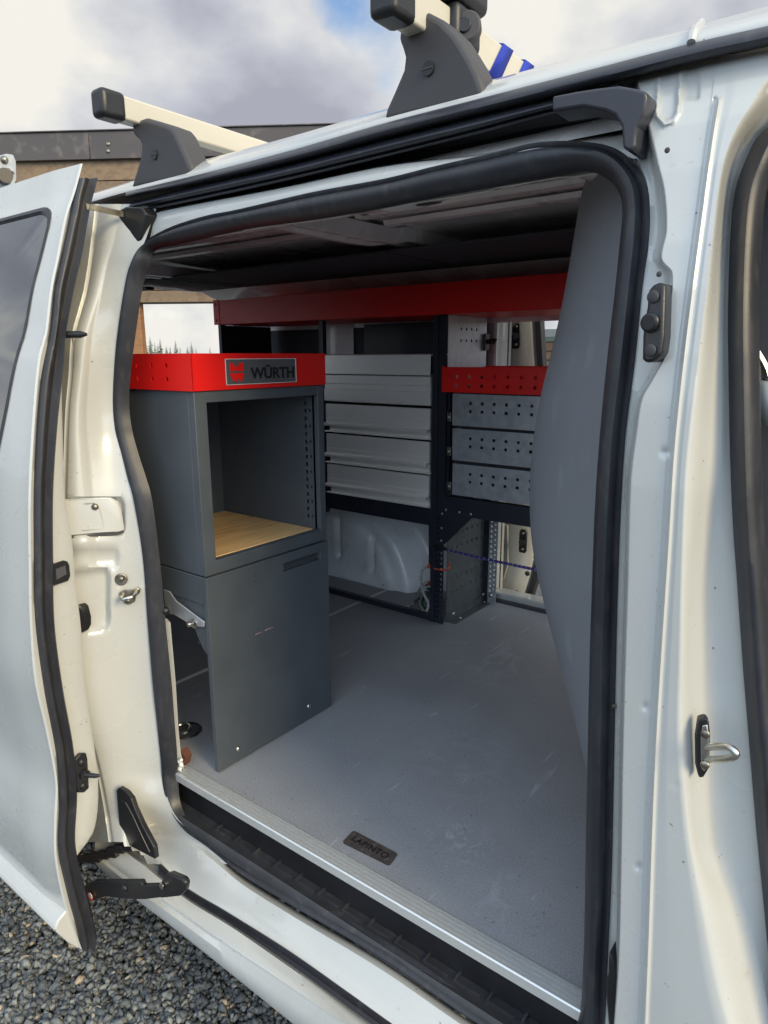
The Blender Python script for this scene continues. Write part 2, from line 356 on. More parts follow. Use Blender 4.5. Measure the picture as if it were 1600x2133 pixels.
# floor sheet: dark film-faced board with a fine dot emboss, scratches and scuffs
def floor_mat():
    m = bpy.data.materials.new('film_faced_floor'); m.use_nodes = True; t = m.node_tree; b = t.nodes['Principled BSDF']; l = t.links.new
    g = t.nodes.new('ShaderNodeNewGeometry')
    def nz(scale, st=(1, 1, 1), det=5, dist=0, rot=0):
        mpn = t.nodes.new('ShaderNodeMapping'); mpn.inputs['Scale'].default_value = st; mpn.inputs['Rotation'].default_value = (0, 0, rot); l(g.outputs['Position'], mpn.inputs[0])
        n = t.nodes.new('ShaderNodeTexNoise'); n.inputs['Scale'].default_value = scale; n.inputs['Detail'].default_value = det; n.inputs['Distortion'].default_value = dist
        l(mpn.outputs[0], n.inputs['Vector']); return n
    n = nz(3.5, det=8); base = ramp(t, [(.3, (.192, .194, .206)), (.7, (.262, .263, .272))], n.outputs['Fac'])
    last = base.outputs[0]
    def over(fac, col, amt):
        nonlocal last
        x = t.nodes.new('ShaderNodeMix'); x.data_type = 'RGBA'; mm = t.nodes.new('ShaderNodeMath'); mm.operation = 'MULTIPLY'; mm.inputs[1].default_value = amt
        l(fac, mm.inputs[0]); l(mm.outputs[0], x.inputs[0]); l(last, x.inputs[6]); x.inputs[7].default_value = tuple(col)+(1,); last = x.outputs[2]
    f = nz(260, det=2); fr = ramp(t, [(.35, (0, 0, 0)), (.72, (1, 1, 1))], f.outputs['Fac']); over(fr.outputs[0], (.40, .41, .44), .45)
    for rot, sx, thr in ((.5, 2.2, .67), (-.7, 3.0, .69), (1.3, 2.6, .685), (2.2, 2.0, .70)):
        s = nz(46, (1, .035*sx, 1), 2, .4, rot); sr = ramp(t, [(thr, (0, 0, 0)), (thr+.03, (1, 1, 1))], s.outputs['Fac'])
        pm = nz(5+rot, det=3); pr = ramp(t, [(.48, (0, 0, 0)), (.6, (1, 1, 1))], pm.outputs['Fac'])
        mm = t.nodes.new('ShaderNodeMath'); mm.operation = 'MULTIPLY'; l(sr.outputs[0], mm.inputs[0]); l(pr.outputs[0], mm.inputs[1]); over(mm.outputs[0], (.60, .62, .66), .26)
    # one big chalky scuff and a paler worn patch by the far sill
    for (cx, cy, rad, amt, sc_) in ((-.63, 1.09, .085, .65, 34), (-1.02, 1.92, .26, .45, 10), (-.78, 1.35, .2, .22, 12), (-.50, 1.0, .1, .3, 20)):
        vm = t.nodes.new('ShaderNodeVectorMath'); vm.operation = 'DISTANCE'; vm.inputs[1].default_value = (cx, cy, 0); l(g.outputs['Position'], vm.inputs[0])
        rr = ramp(t, [(0, (1, 1, 1)), (rad, (0, 0, 0))], vm.outputs['Value'])
        q = nz(sc_, (1, 1, 1), 9, 1.6); qr = ramp(t, [(.50, (0, 0, 0)), (.66, (1, 1, 1))], q.outputs['Fac'])
        mm = t.nodes.new('ShaderNodeMath'); mm.operation = 'MULTIPLY'; l(rr.outputs[0], mm.inputs[0]); l(qr.outputs[0], mm.inputs[1]); over(mm.outputs[0], (.62, .63, .65), amt*.55)
    l(last, b.inputs['Base Color'])
    rg = ramp(t, [(.3, (.38,)*3), (.7, (.56,)*3)], n.outputs['Fac']); l(rg.outputs[0], b.inputs['Roughness'])
    vo = t.nodes.new('ShaderNodeTexVoronoi'); vo.inputs['Scale'].default_value = 120; vo.inputs['Randomness'].default_value = 0; l(g.outputs['Position'], vo.inputs['Vector'])
    bp = t.nodes.new('ShaderNodeBump'); bp.inputs['Strength'].default_value = .35; bp.inputs['Distance'].default_value = .0008; bp.invert = True
    l(vo.outputs['Distance'], bp.inputs['Height']); l(bp.outputs[0], b.inputs['Normal'])
    return m
M['floor'] = floor_mat()
def stone_mat():
    m = bpy.data.materials.new('crushed_stone'); m.use_nodes = True; t = m.node_tree; b = t.nodes['Principled BSDF']; l = t.links.new
    a = t.nodes.new('ShaderNodeAttribute'); a.attribute_name = 'tone'
    r = ramp(t, [(0, (.050, .056, .064)), (.35, (.088, .098, .106)), (.7, (.14, .152, .155)), (.95, (.21, .22, .21)), (.965, (.30, .22, .15)), (1, (.42, .36, .28))], a.outputs['Fac'])
    g = t.nodes.new('ShaderNodeNewGeometry'); n = t.nodes.new('ShaderNodeTexNoise'); n.inputs['Scale'].default_value = 160; n.inputs['Detail'].default_value = 4; l(g.outputs['Position'], n.inputs['Vector'])
    x = t.nodes.new('ShaderNodeMix'); x.data_type = 'RGBA'; x.blend_type = 'MULTIPLY'; x.inputs[0].default_value = .8
    l(r.outputs[0], x.inputs[6]); rr = ramp(t, [(.3, (.65,)*3), (.7, (1.35,)*3)], n.outputs['Fac']); l(rr.outputs[0], x.inputs[7]); l(x.outputs[2], b.inputs['Base Color'])
    b.inputs['Roughness'].default_value = .75
    return m
M['stone'] = stone_mat()
M['ground'] = mat('gravel_bed', (.085, .09, .09), .9, noise=(60, .5), bump=(90, 1.0))

# ------------------------------------------------------------------ ground
GZ = -0.58
g = MB(); g.add([(-400, -400, GZ-.02), (400, -400, GZ-.02), (400, 400, GZ-.02), (-400, 400, GZ-.02)], [(0, 1, 2, 3)])
tag(g.build('ground', M['ground'], smooth=0), 'flat gravel ground under the van', None, kind='structure')

def hull_stone(n=11):
    import bmesh
    bm = bmesh.new()
    for _ in range(n):
        p = rng.normal(size=3); p /= np.linalg.norm(p); bm.verts.new(tuple(p*rng.uniform(.75, 1.05)))
    r = bmesh.ops.convex_hull(bm, input=bm.verts)
    bmesh.ops.delete(bm, geom=[e for e in r['geom_interior'] if isinstance(e, bmesh.types.BMVert)], context='VERTS')
    bmesh.ops.triangulate(bm, faces=bm.faces); bm.verts.ensure_lookup_table()
    for i, q in enumerate(bm.verts): q.index = i
    v = np.array([q.co[:] for q in bm.verts]); f = np.array([[q.index for q in fa.verts] for fa in bm.faces]); bm.free(); return v, f
stones = [hull_stone(rng.integers(9, 14)) for _ in range(14)]
def scatter(name, regions, mtl, label):
    VV = []; FF = []; TT = []; off = 0
    for (x0, x1, y0, y1, dens, s0, s1) in regions:
        n = int((x1-x0)*(y1-y0)*dens)
        for k in range(n):
            v, f = stones[rng.integers(len(stones))]
            s = rng.uniform(s0, s1)*(1.35 if rng.random() < .12 else 1)
            q = rng.normal(size=4); q /= np.linalg.norm(q); a, b, c, d = q
            R = np.array([[1-2*(c*c+d*d), 2*(b*c-a*d), 2*(b*d+a*c)], [2*(b*c+a*d), 1-2*(b*b+d*d), 2*(c*d-a*b)], [2*(b*d-a*c), 2*(c*d+a*b), 1-2*(b*b+c*c)]])
            sc3 = np.array([1.25, .95, .72])*rng.uniform(.8, 1.15, 3)
            vv = (v*sc3*s)@R.T+np.array([rng.uniform(x0, x1), rng.uniform(y0, y1), GZ+rng.uniform(-.25, .75)*s-.004])
            VV.append(vv); FF.append(f+off); off += len(v); TT.append(np.full(len(f), rng.random()))
    V = np.concatenate(VV); Fc = np.concatenate(FF); T = np.concatenate(TT)
    me = bpy.data.meshes.new(name); me.vertices.add(len(V)); me.vertices.foreach_set('co', V.astype(np.float32).ravel())
    me.loops.add(len(Fc)*3); me.loops.foreach_set('vertex_index', Fc.astype(np.int32).ravel())
    me.polygons.add(len(Fc)); me.polygons.foreach_set('loop_start', np.arange(0, len(Fc)*3, 3, dtype=np.int32))
    me.polygons.foreach_set('loop_total', np.full(len(Fc), 3, np.int32)); me.update(calc_edges=True)
    at = me.attributes.new('tone', 'FLOAT', 'FACE'); at.data.foreach_set('value', T.astype(np.float32))
    me.materials.append(mtl); o = bpy.data.objects.new(name, me); C.objects.link(o); tag(o, label, kind='stuff')
scatter('gravel', [(-2.7, -.75, .05, 1.15, 15500, .0075, .0135), (-.75, .1, .1, .9, 5000, .008, .013), (-2.7, -.4, 1.15, 2.5, 2200, .010, .015),
                   (-1.4, .3, 2.5, 4.6, 6500, .010, .016), (-6, -2.7, .4, 3.5, 900, .012, .02)], M['stone'], 'dark grey crushed stone gravel around the van')

# ------------------------------------------------------------------ VAN
van = thing('van', 'white panel van with its side doors open and a workshop fitted inside', 'van', (-1.2, 1.6, GZ))

# seal (paired outer / inner pixel points, clockwise from top right)
seal = [((1122, 296), (1122, 372)), ((1228, 296), (1215, 357)), ((1291, 318), (1266, 373)), ((1334, 373), (1290, 402)), ((1345, 430), (1297, 440)), ((1345, 500), (1292, 500)),
        ((1334, 600), (1282, 600)), ((1319, 750), (1266, 740)), ((1300, 900), (1251, 893)), ((1290, 1050), (1240, 1050)), ((1283, 1237), (1233, 1237)),
        ((1279, 1400), (1228, 1400)), ((1275, 1600), (1224, 1600)), ((1271, 1800), (1220, 1800)), ((1262, 2000), (1216, 1990)), ((1252, 2160), (1205, 2120)),
        ((1200, 2230), (1160, 2180)), ((1080, 2180), (1085, 2142)), ((975, 2120), (990, 2085)), ((800, 2000), (815, 1966)), ((600, 1882), (615, 1853)), ((500, 1820), (512, 1795)), ((430, 1761), (446, 1752)),
        ((383, 1726), (403, 1722)), ((352, 1680), (379, 1680)), ((339, 1632), (372, 1632)), ((334, 1573), (370, 1573)), ((326, 1495), (364, 1495)), ((318, 1417), (358, 1417)),
        ((307, 1289), (345, 1289)), ((297, 1158), (333, 1158)), ((279, 1043), (318, 1043)), ((266, 994), (305, 994)), ((253, 944), (289, 944)), ((240, 895), (276, 895)), ((235, 843), (270, 843)),
        ((237, 780), (273, 780)), ((244, 700), (283, 700)), ((259, 600), (298, 600)), ((272, 550), (314, 550)), ((295, 509), (328, 520)), ((350, 475), (380, 508)), ((425, 450), (450, 492)),
        ((500, 435), (525, 476)), ((650, 400), (660, 458)), ((800, 372), (803, 434)), ((909, 345), (909, 412)), ((1016, 321), (1016, 393))]
dense = catmull([np.array(a+b) for a, b in seal], 6)
rows = []; fl = []
for q in dense:
    a = S(q[0], q[1], -.002); b = S(q[2], q[3], +.022)
    n = len(dense)
    r = []
    ctr = (a+b)/2; wd = np.linalg.norm(b-a)
    lip0 = a+(a-b)*.06
    pr = [lip0+np.array([0, .012, 0])]
    for k in range(9):
        t = (0, .02, .13, .17, .30, .48, .66, .84, 1.0)[k]; bul = (.0, .10, .12, .05, .78, 1.0, .95, .62, .05)[k]
        pr.append(a+(b-a)*t+np.array([0, -.42*min(wd, .05), 0])*bul)
    pr.append(CAM+(b-CAM)*1.022+(a-b)*.02); pr.append(CAM+(b-CAM)*1.04+(a-b)*.2)
    rows.append(pr)
    fl.append([b+(b-a)*.02+np.array([0, .030, 0]), b+(b-a)*.05+np.array([0, .055, 0]), b+(a-b)*.8+np.array([0, .06, 0])])
MB().grid(rows, cv=True).build('door_seal', M['rubber'], van, smooth=60)

# --- C pillar (behind the opening)
ridge = curve([(206, 440), (204, 459), (184, 600), (158, 700), (152, 780), (145, 860), (141, 977), (139, 1060), (140, 1158), (144, 1289), (158, 1417), (176, 1495), (202, 1573), (216, 1632), (228, 1700), (236, 1760), (240, 1830)])
souter = curve([(310, 470), (296, 509), (272, 550), (259, 600), (244, 700), (237, 780), (235, 843), (240, 895), (253, 944), (266, 994), (279, 1043), (297, 1158), (307, 1289), (318, 1417), (326, 1495), (334, 1573), (339, 1632), (358, 1691), (400, 1740), (460, 1785), (530, 1830)])
def rrect(u, v, u0, u1, v0, v1, r, soft):
    dx = max(u0+r-u, 0, u-(u1-r)); dy = max(v0+r-v, 0, v-(v1-r)); d = math.hypot(dx, dy)-r
    return max(0, min(1, .5-d/soft)) if d > -soft else 1.0
def sm(t): t = max(0, min(1, t)); return t*t*(3-2*t)
def stampC(u, v):
    o = 0
    o += .010*sm(rrect(u, v+.08*(u-160), 100, 226, 1190, 1312, 12, 14))    # recessed panel
    o += .006*sm(rrect(u, v, 80, 245, 1145, 1180, 8, 16))
    o += .008*sm(rrect(u, v+.03*(u-150), 60, 258, 1041, 1116, 16, 10))     # fuel flap pocket
    return o
slotT = curve([(300, 1778), (324, 1790), (385, 1847), (469, 1898), (600, 1980), (735, 2075), (800, 2122), (1000, 2262), (1300, 2470)], 0)
topS = curve([(320, 1736), (400, 1752), (440, 1776), (500, 1828), (600, 1892), (800, 2010), (975, 2130), (1090, 2198), (1300, 2330)], 0)
def ysill(u, v):
    a, b = topS(u), slotT(u)
    return float(np.interp((v-a)/(b-a), (-.2, 0, .12, .35, .6, .85, 1), (.842, .835, .822, .812, .80, .79, .782)))
rows = []
NV, NU = 150, 44
for i in range(NV):
    v = 425+(1800-425)*i/(NV-1)
    uo = souter(v)+6; ur = ridge(v)
    y0 = S(uo, v)[1]
    pr_ = P(ur, v, 0, -1.425) if v < 1700 else P(ur, v, 0, -1.425+.0006*(v-1700))
    y5 = min(pr_[1], y0-.02)
    row = [P(uo, v, 1, y0+.012)]
    for j in range(NU):
        t = j/(NU-1); u = lerp(uo-3, ur, t)
        # rounded lip at the seal, then a sloping jamb, rounded to the outer skin
        e = sm(t*1.0)*.25+t*.75
        y = lerp(y0-.004, y5, e)
        if v < 1180 and t > .62: y -= .004*math.sin((t-.62)/.38*pi)
        y += stampC(u, v)*(1 if t > .04 else 0)
        if v > 1660 and u > 255: y = lerp(y, ysill(u, v), sm((v-1660)/110)*sm((u-255)/60))
        row.append(P(u, v, 1, y))
    yo = y5
    for k, du in enumerate((4, 9, 20, 45, 90, 160)):
        row.append(P(ur-du, v, 1, yo-(.0, .001, .0, -.001, -.002, -.004)[k]+(.004 if k == 0 else 0)))
    rows.append(row)
jm = MB().grid(rows); nr = len(rows[0]); pxl = []
for i in range(NV):
    v = 425+(1800-425)*i/(NV-1); uo = souter(v)+6; ur = ridge(v)
    pxl += [(uo, v)]+[(lerp(uo-3, ur, j/(NU-1)), v) for j in range(NU)]+[(ur-d, v) for d in (4, 9, 20, 45, 90, 160)]
def jkeep(f):
    u = sum(pxl[k][0] for k in f)/4; v = sum(pxl[k][1] for k in f)/4
    return v < (1750 if u < 250 else np.interp(u, (250, 262, 300, 324), (1752, 1762, 1782, 1830)))
jm.f = [f for f in jm.f if jkeep(f)]
jm.build('rear_door_jamb', M['paint'], van, smooth=50)

# --- header: roof edge, rain rails, recess
crest = curve([(120, 423), (200, 400), (400, 340), (600, 286), (800, 228), (1000, 173), (1200, 119), (1450, 53), (1600, 13), (1750, -26)], 0)
railT = curve([(200, 418), (260, 401), (400, 367), (600, 315), (800, 257), (1000, 205), (1250, 140), (1450, 88), (1600, 54), (1750, 19)], 0)
rail1 = curve([(200, 432), (262, 414), (400, 385), (600, 339), (800, 287), (1000, 237), (1250, 176), (1450, 126), (1600, 94), (1750, 60)], 0)
tube2T = curve([(262, 424), (400, 391), (600, 345), (800, 293), (1000, 243), (1150, 207), (1290, 172)], 0)
tube2B = curve([(262, 438), (400, 410), (600, 366), (800, 318), (1000, 268), (1150, 228), (1290, 198)], 0)
recB = curve([(262, 448), (320, 440), (400, 424), (600, 386), (800, 344), (1000, 320), (1100, 302), (1200, 292), (1290, 280), (1350, 270)], 0)
def yroof(u): return .905
R0 = []
for i in range(90):
    u = 60+1700*i/89
    c = P(u, crest(u), 1, .955)
    row = [c+np.array([0, .9, .035]), c+np.array([0, .45, .045]), c+np.array([0, .12, .018]), c+np.array([0, .05, .008]), c]
    for t, y in ((.15, .935), (.35, .915), (.6, .902), (.85, .896), (1.0, .896)):
        row.append(P(u, lerp(crest(u), railT(u), t), 1, y))
    row.append(P(u, railT(u)+6, 1, .925))
    R0.append(row)
roof_rows = R0
MB().grid(R0).build('roof_edge', M['paint'], van, smooth=60)
# roof seam weld near the front
mb = MB(); pts = [P(1452+dx, crest(1452)+dv, 1, y) for dx, dv, y in ((8, -5, .955), (-2, 6, .925), (-8, 20, .90), (-12, 36, .893))]
mb.tube(catmull(pts, 5, False), .005, 8); mb.build('roof_seam', M['paint'], van)
def railband(name, fT, fB, u0, u1, yy, bulge, m, n=80):
    rows = []
    for i in range(n):
        u = lerp(u0, u1, i/(n-1)); a = fT(u); b = fB(u); r = [P(u, a-1, 1, yy+.02)]
        for k in range(8):
            t = k/7; r.append(P(u, lerp(a, b, t), 1, yy-bulge*math.sin(pi*t)**.8))
        r.append(P(u, b+1, 1, yy+.02)); rows.append(r)
    mb = MB().grid(rows); n_ = len(rows[0]); mb.f.append(tuple(range(n_))); mb.f.append(tuple((n-1)*n_+k for k in range(n_))[::-1])
    return mb.build(name, m, van, smooth=50)
railband('rain_rail', railT, rail1, 262, 1750, .892, .014, M['track'])
railband('track_cover', tube2T, tube2B, 256, 1290, .900, .012, M['track'])
# thin lower lip of the cover, then the dark track channel and the painted flange under it
railband('track_lip', lambda u: tube2B(u)+1, lambda u: tube2B(u)+9, 262, 1270, .905, .006, M['track'])
rows = []
sealtop = curve([(290, 512), (350, 475), (425, 450), (500, 435), (650, 400), (800, 372), (909, 345), (1016, 321), (1122, 296), (1228, 296), (1300, 325)], 0)
for i in range(80):
    u = lerp(245, 1345, i/79); a = tube2B(u); b = recB(u)
    rows.append([P(u, a-3, 1, .915), P(u, a+2, 1, .95), P(u, lerp(a, b, .5), 1, .962), P(u, b-1, 1, .955)])
MB().grid(rows).build('track_channel', M['blackp'], van, smooth=40)
rows = []
for i in range(90):
    u = lerp(285, 1345, i/89); a = recB(u)+14*sm((330-u)/50); b = max(sealtop(u), a+3)+10
    rows.append([P(u, a+0, 1, .952), P(u, a+2, 1, .925), P(u, a+4, 1, .905), P(u, lerp(a+4, b, .45), 1, .897), P(u, lerp(a+4, b, .8), 1, .897), P(u, b, 1, .91)])
MB().grid(rows).build('header_flange', M['paint'], van, smooth=60)
# open end of the track at the rear: black block stands in for the shade in its notch
pts = [(243, 440), (262, 430), (296, 431), (304, 446), (300, 462), (297, 480), (292, 500), (286, 505), (280, 498), (264, 488), (244, 470)]
MB().prism([P(u, v, 1, .876) for u, v in pts], (0, .03, 0)).build('track_notch_shade', M['blackp'], van, bevel=.003)
# steel guide arm from door to track
mb = MB(); mb.obox((P(186, 431, 1, .80)+P(252, 445, 1, .868))/2, (P(252, 445, 1, .868)-P(186, 431, 1, .80))/2, (0, .006, 0), (0, 0, .006))
mb.build('guide_arm', M['oldsteel'], van, bevel=.002)

# black corner bracket at the front end of the track
bp_ = [(1150, 200), (1200, 190), (1245, 183), (1290, 178), (1325, 184), (1346, 190), (1348, 205), (1338, 243), (1325, 262), (1322, 306), (1312, 316), (1297, 308), (1294, 262), (1280, 240), (1262, 231), (1215, 222), (1150, 232)]
MB().prism([Pf(u, v, lambda p: .845) for u, v in bp_], (0, .05, 0)).build('track_end_bracket', M['track'], van, bevel=.008, seg=3)

# --- B pillar (front of opening)
cols = []
oB = curve([(1316, 296), (1326, 340), (1340, 373), (1348, 430), (1347, 500), (1336, 600), (1321, 750), (1302, 900), (1292, 1050), (1285, 1237), (1281, 1400), (1277, 1600), (1273, 1800), (1265, 2000), (1254, 2160)])
def sh(d): return lambda v: oB(v)+d
stepL = curve([(1345, 270), (1362, 340), (1376, 400), (1380, 480), (1370, 540), (1392, 566), (1388, 640), (1382, 730), (1352, 790), (1330, 830), (1318, 900), (1306, 1000), (1299, 1237), (1294, 1400), (1289, 1600), (1286, 1800), (1281, 2000), (1270, 2160)])
ridgeB = curve([(1510, 100), (1497, 205), (1482, 300), (1462, 450), (1442, 600), (1420, 780), (1403, 950), (1392, 1130), (1375, 1387), (1365, 1560), (1358, 1720), (1350, 1960), (1343, 2133), (1340, 2220)])
chL = curve([(1620, 130), (1580, 190), (1567, 214), (1529, 277), (1504, 353), (1486, 480), (1472, 600), (1450, 787), (1429, 975), (1421, 1162), (1417, 1350), (1414, 1533), (1430, 1717), (1460, 1900), (1488, 2047), (1520, 2160), (1540, 2220)])
chR = curve([(1640, 190), (1600, 240), (1542, 315), (1518, 404), (1506, 600), (1503, 860), (1501, 960), (1488, 1087), (1478, 1237), (1482, 1399), (1488, 1560), (1497, 1754), (1522, 1827), (1563, 1937), (1600, 2100), (1620, 2200)])
fsL = curve([(1660, 200), (1600, 262), (1575, 287), (1554, 328), (1531, 391), (1520, 480), (1514, 639), (1515, 787), (1519, 975), (1525, 1106), (1532, 1200), (1545, 1387), (1557, 1533), (1572, 1717), (1590, 1900), (1605, 2060), (1620, 2200)])
def segd(u, v, a, b, c, d):
    t = max(0, min(1, ((u-a)*(c-a)+(v-b)*(d-b))/((c-a)**2+(d-b)**2))); return math.hypot(u-a-t*(c-a), v-b-t*(d-b))
def stampB(u, v, f):
    o = 0
    # U-shaped embossed bead and small tab below the rail
    if v < 290:
        d = min(segd(u, v, *q) for q in ((1374, 150, 1367, 240), (1367, 240, 1384, 258), (1384, 258, 1402, 252), (1402, 252, 1412, 236), (1412, 236, 1418, 140)))
        o -= .0045*math.exp(-(d/5.0)**2)
    o += .0025*sm(rrect(u, v, 1428, 1456, 100, 206, 3, 5))
    # raised double ridge line
    if v > 205:
        dr = u-ridgeB(v)
        o += .003*math.exp(-((dr+8)/4.5)**2)-.004*math.exp(-((dr-1)/4.5)**2)
        # dents
    for (du, dv, a) in ((1385, 942, .004), (1345, 1472, .003), (1330, 1805, .0035), (1408, 1636, .001)):
        o += a*math.exp(-((u-du)**2+(v-dv)**2)/60.)
    return o
def toprow(u): return rail1(u)+3
mb = MB(); rows = []
NB = 420
colf = [lambda v: oB(v)-6, oB, sh(6), lambda v: lerp(oB(v)+6, stepL(v), .5), stepL, lambda v: stepL(v)+8]
offs = [.02, .004, .000, .002, -.004, -.035]
def faceu(k, n): return lambda v: lerp(stepL(v)+8, ridgeB(v)-14, k/n)
for k in range(1, 41): colf.append(faceu(k, 40)); offs.append(-.036)
for k in range(0, 14): colf.append((lambda kk: lambda v: ridgeB(v)-14+28*kk/13)(k)); offs.append(-.037)
for k in range(1, 7): colf.append((lambda kk: lambda v: lerp(ridgeB(v)+14, chL(v), kk/6))(k)); offs.append(-.038)
for k in range(1, 13): 
    t = k/12; colf.append((lambda tt: lambda v: lerp(chL(v), chR(v), tt))(t)); offs.append(lerp(-.038, .022, sm(t)*.6+t*.4))
for k in range(1, 7):
    t = k/6; colf.append((lambda tt: lambda v: lerp(chR(v), fsL(v), tt))(t)); offs.append(lerp(.022, .034, t))
colf.append(lambda v: fsL(v)+8); offs.append(.036)
for i in range(NB):
    s = i/(NB-1); s = s if True else s
    row = []
    for f, o in zip(colf, offs):
        v = 500.
        for _ in range(12):
            u = f(v); vt = toprow(u); v = lerp(vt, 2230, s)
        u = f(v)
        # top rows curl inwards under the rail
        curl = .06*math.exp(-(v-vt)/5.0)
        p = S(u, v, o+stampB(u, v, f)+curl+max(0, .014*(1-(v-300)/300)) if v < 600 else o+stampB(u, v, f)+curl)
        row.append(p)
    rows.append(row)
rows.append([p+np.array([0, .0, -.32]) for p in rows[-1]])
MB().grid(rows).build('front_door_jamb', M['paint'], van, smooth=60)
# front door opening seal + dark sheet standing in for the unlit cab behind it
rows = []
for i in range(120):
    v = lerp(150, 2230, i/119); a = fsL(v)+3; r = [S(a-2, v, .05)]
    for k in range(7):
        t = k/6; r.append(S(a+t*62, v, .030-.022*math.sin(pi*t)))
    r.append(S(a+66, v, .09)); rows.append(r)
rows.append([p+np.array([0, .0, -.28]) for p in rows[-1]])
MB().grid(rows).build('front_door_seal', M['rubber'], van, smooth=60)
mb = MB(); mb.box(-.225, 1.2, 1.02, 1.05, -.2, 1.3); mb.build('cab_dark_sheet', M['darkfill'], van)
mb = MB(); mb.tube(catmull([P(u, v, 1, .99) for u, v in ((1572, 730), (1592, 765), (1606, 800), (1640, 830))], 6, False), .006, 8); mb.build('seat_belt_guide', M['steel'], van)
mb = MB(); mb.add([P(u, v, 1, .99) for u, v in ((1586, 790), (1620, 800), (1640, 880), (1600, 885), (1588, 860))], [(0, 1, 2, 3, 4)]); mb.build('seat_back', M['card'], van, solid=.02)

# sill
slotB = curve([(300, 1800), (385, 1868), (469, 1920), (500, 1940), (575, 1992), (650, 2045), (750, 2120), (1000, 2300), (1300, 2520)], 0)
creaseS = curve([(200, 1775), (300, 1850), (351, 1886), (469, 1968), (600, 2056), (1000, 2330), (1300, 2540)], 0)
bot = curve([(195, 1795), (211, 1812), (289, 1878), (351, 1925), (488, 2034), (566, 2097), (600, 2124), (1000, 2440), (1300, 2680)], 0)
rows = []
for i in range(100):
    u = lerp(335, 1300, i/99); a, b, c, d, e = topS(u), slotT(u), slotB(u), creaseS(u), bot(u)
    r = [P(u, a-6, 1, .85), P(u, a, 1, .835), P(u, lerp(a, b, .12), 1, .822), P(u, lerp(a, b, .35), 1, .812), P(u, lerp(a, b, .6), 1, .800), P(u, lerp(a, b, .85), 1, .790), P(u, b-2, 1, .782), P(u, b, 1, .784), P(u, b+1, 1, .80)]
    rows.append(r)
rows.append([p+np.array([.95, 0, 0]) for p in rows[-1]])
MB().grid(rows).build('inner_sill', M['paint'], van, smooth=60)
rows = []
for i in range(100):
    u = lerp(198, 1300, i/99); b, c, d, e = (slotT(u) if u > 300 else slotT(300)+(u-300)*.78), (slotB(u) if u > 300 else slotB(300)+(u-300)*.74), creaseS(u), bot(u)
    r = []
    if True:
        r += [P(u, b-3, 1, .805), P(u, lerp(b, c, .7), 1, .790), P(u, c, 1, .768), P(u, c+3, 1, .760)]
    r += [P(u, lerp(c, d, .4), 1, .748), P(u, lerp(c, d, .7), 1, .738), P(u, d-4, 1, .732), P(u, d+3, 1, .731), P(u, lerp(d, e, .4), 1, .722), P(u, lerp(d, e, .85), 1, .720), P(u, e, 1, .724)]
    p = P(u, e, 1, .72); r += [p+np.array([0, .02, -.012]), p+np.array([0, .18, -.01])]
    rows.append(r)
rows.append([p+np.array([.95, 0, 0]) for p in rows[-1]])
MB().grid(rows).build('outer_sill', M['paint'], van, smooth=45)
rows = []
for i in range(60):
    u = lerp(330, 1300, i/59); b, c = slotT(u), slotB(u)
    rows.append([P(u, b-1, 1, .786), P(u, lerp(b, c, .5), 1, .784), P(u, c-2, 1, .775)])
rows.append([p+np.array([.95, 0, 0]) for p in rows[-1]])
MB().grid(rows).build('slot_seal', M['track'], van, smooth=40)

# threshold well: black plastic step between seal and floor edge
rows = []
for i in range(60):
    x = lerp(-1.42, -.15, i/59)
    rows.append([(x, .838, -.110), (x, .8405, -.090), (x, .846, -.086), (x, .852, -.090), (x, .90, -.093), (x, .93, -.094)])
MB().grid(rows).build('step_mat', M['step'], van, smooth=50)
mb = MB()
for k in range(15):       # raised grip bars moulded in the step
    x = -1.17+k*.066
    mb.box(x, x+.05, .866, .869, -.097, -.0865); mb.box(x-.004, x, .866, .888, -.097, -.0865)
mb.build('grip_ribs', M['step'], van)
MB().box(-1.42, -.15, .888, .90, -.11, -.012).build('floor_riser', M['blackp'], van)

# floor boards with joints
for a, b in ((-2.74, -1.722), (-1.710, -.18)):
    MB().box(a, b, .885, 2.405, -.012, 0).build('floor_board', M['floor'], van, bevel=.001)
MB().box(-1.724, -1.708, .885, 2.40, -.010, .0015).build('joint_strip', M['alus'], van)
# aluminium step nosing with grooves
sec = [(.866, -.016), (.866, .002)]
for k in range(4): y = .868+k*.0092; sec += [(y, .0045), (y+.0050, .0045), (y+.0052, .0002), (y+.0090, .0002)]
sec += [(.905, .0035), (.906, .0003), (.880, .0003), (.870, -.016)]
MB().prism([(-1.325, y, z) for y, z in sec], (1.15, 0, 0)).build('step_nosing', M['alus'], van, smooth=20)
# tie-down cup
c = P(388, 1522, 2, 0.001)
mb = MB(); rows = []
for k in range(28):
    a = 2*pi*k/28; cs, sn = math.cos(a), math.sin(a)
    rows.append([c+np.array([cs*r, sn*r, z]) for r, z in ((.043, .0005), (.040, .004), (.036, .0025), (.034, .0012))])
mb.grid(rows, cv=True); mb.build('tie_down_ring', M['blackp'], van)
MB().cyl(c+np.array([0, 0, -.001]), (0, 0, 1), .035, .0018, 28).build('tie_down_cup', M['darkfill'], van)
mb = MB(); mb.tube([c+np.array([.022*math.cos(a)-.008, .02*math.sin(a)-.006, .006+.004*math.sin(a)]) for a in np.linspace(0, 2*pi, 18)], .0045, 8); mb.build('lashing_ring', M['steel'], van)

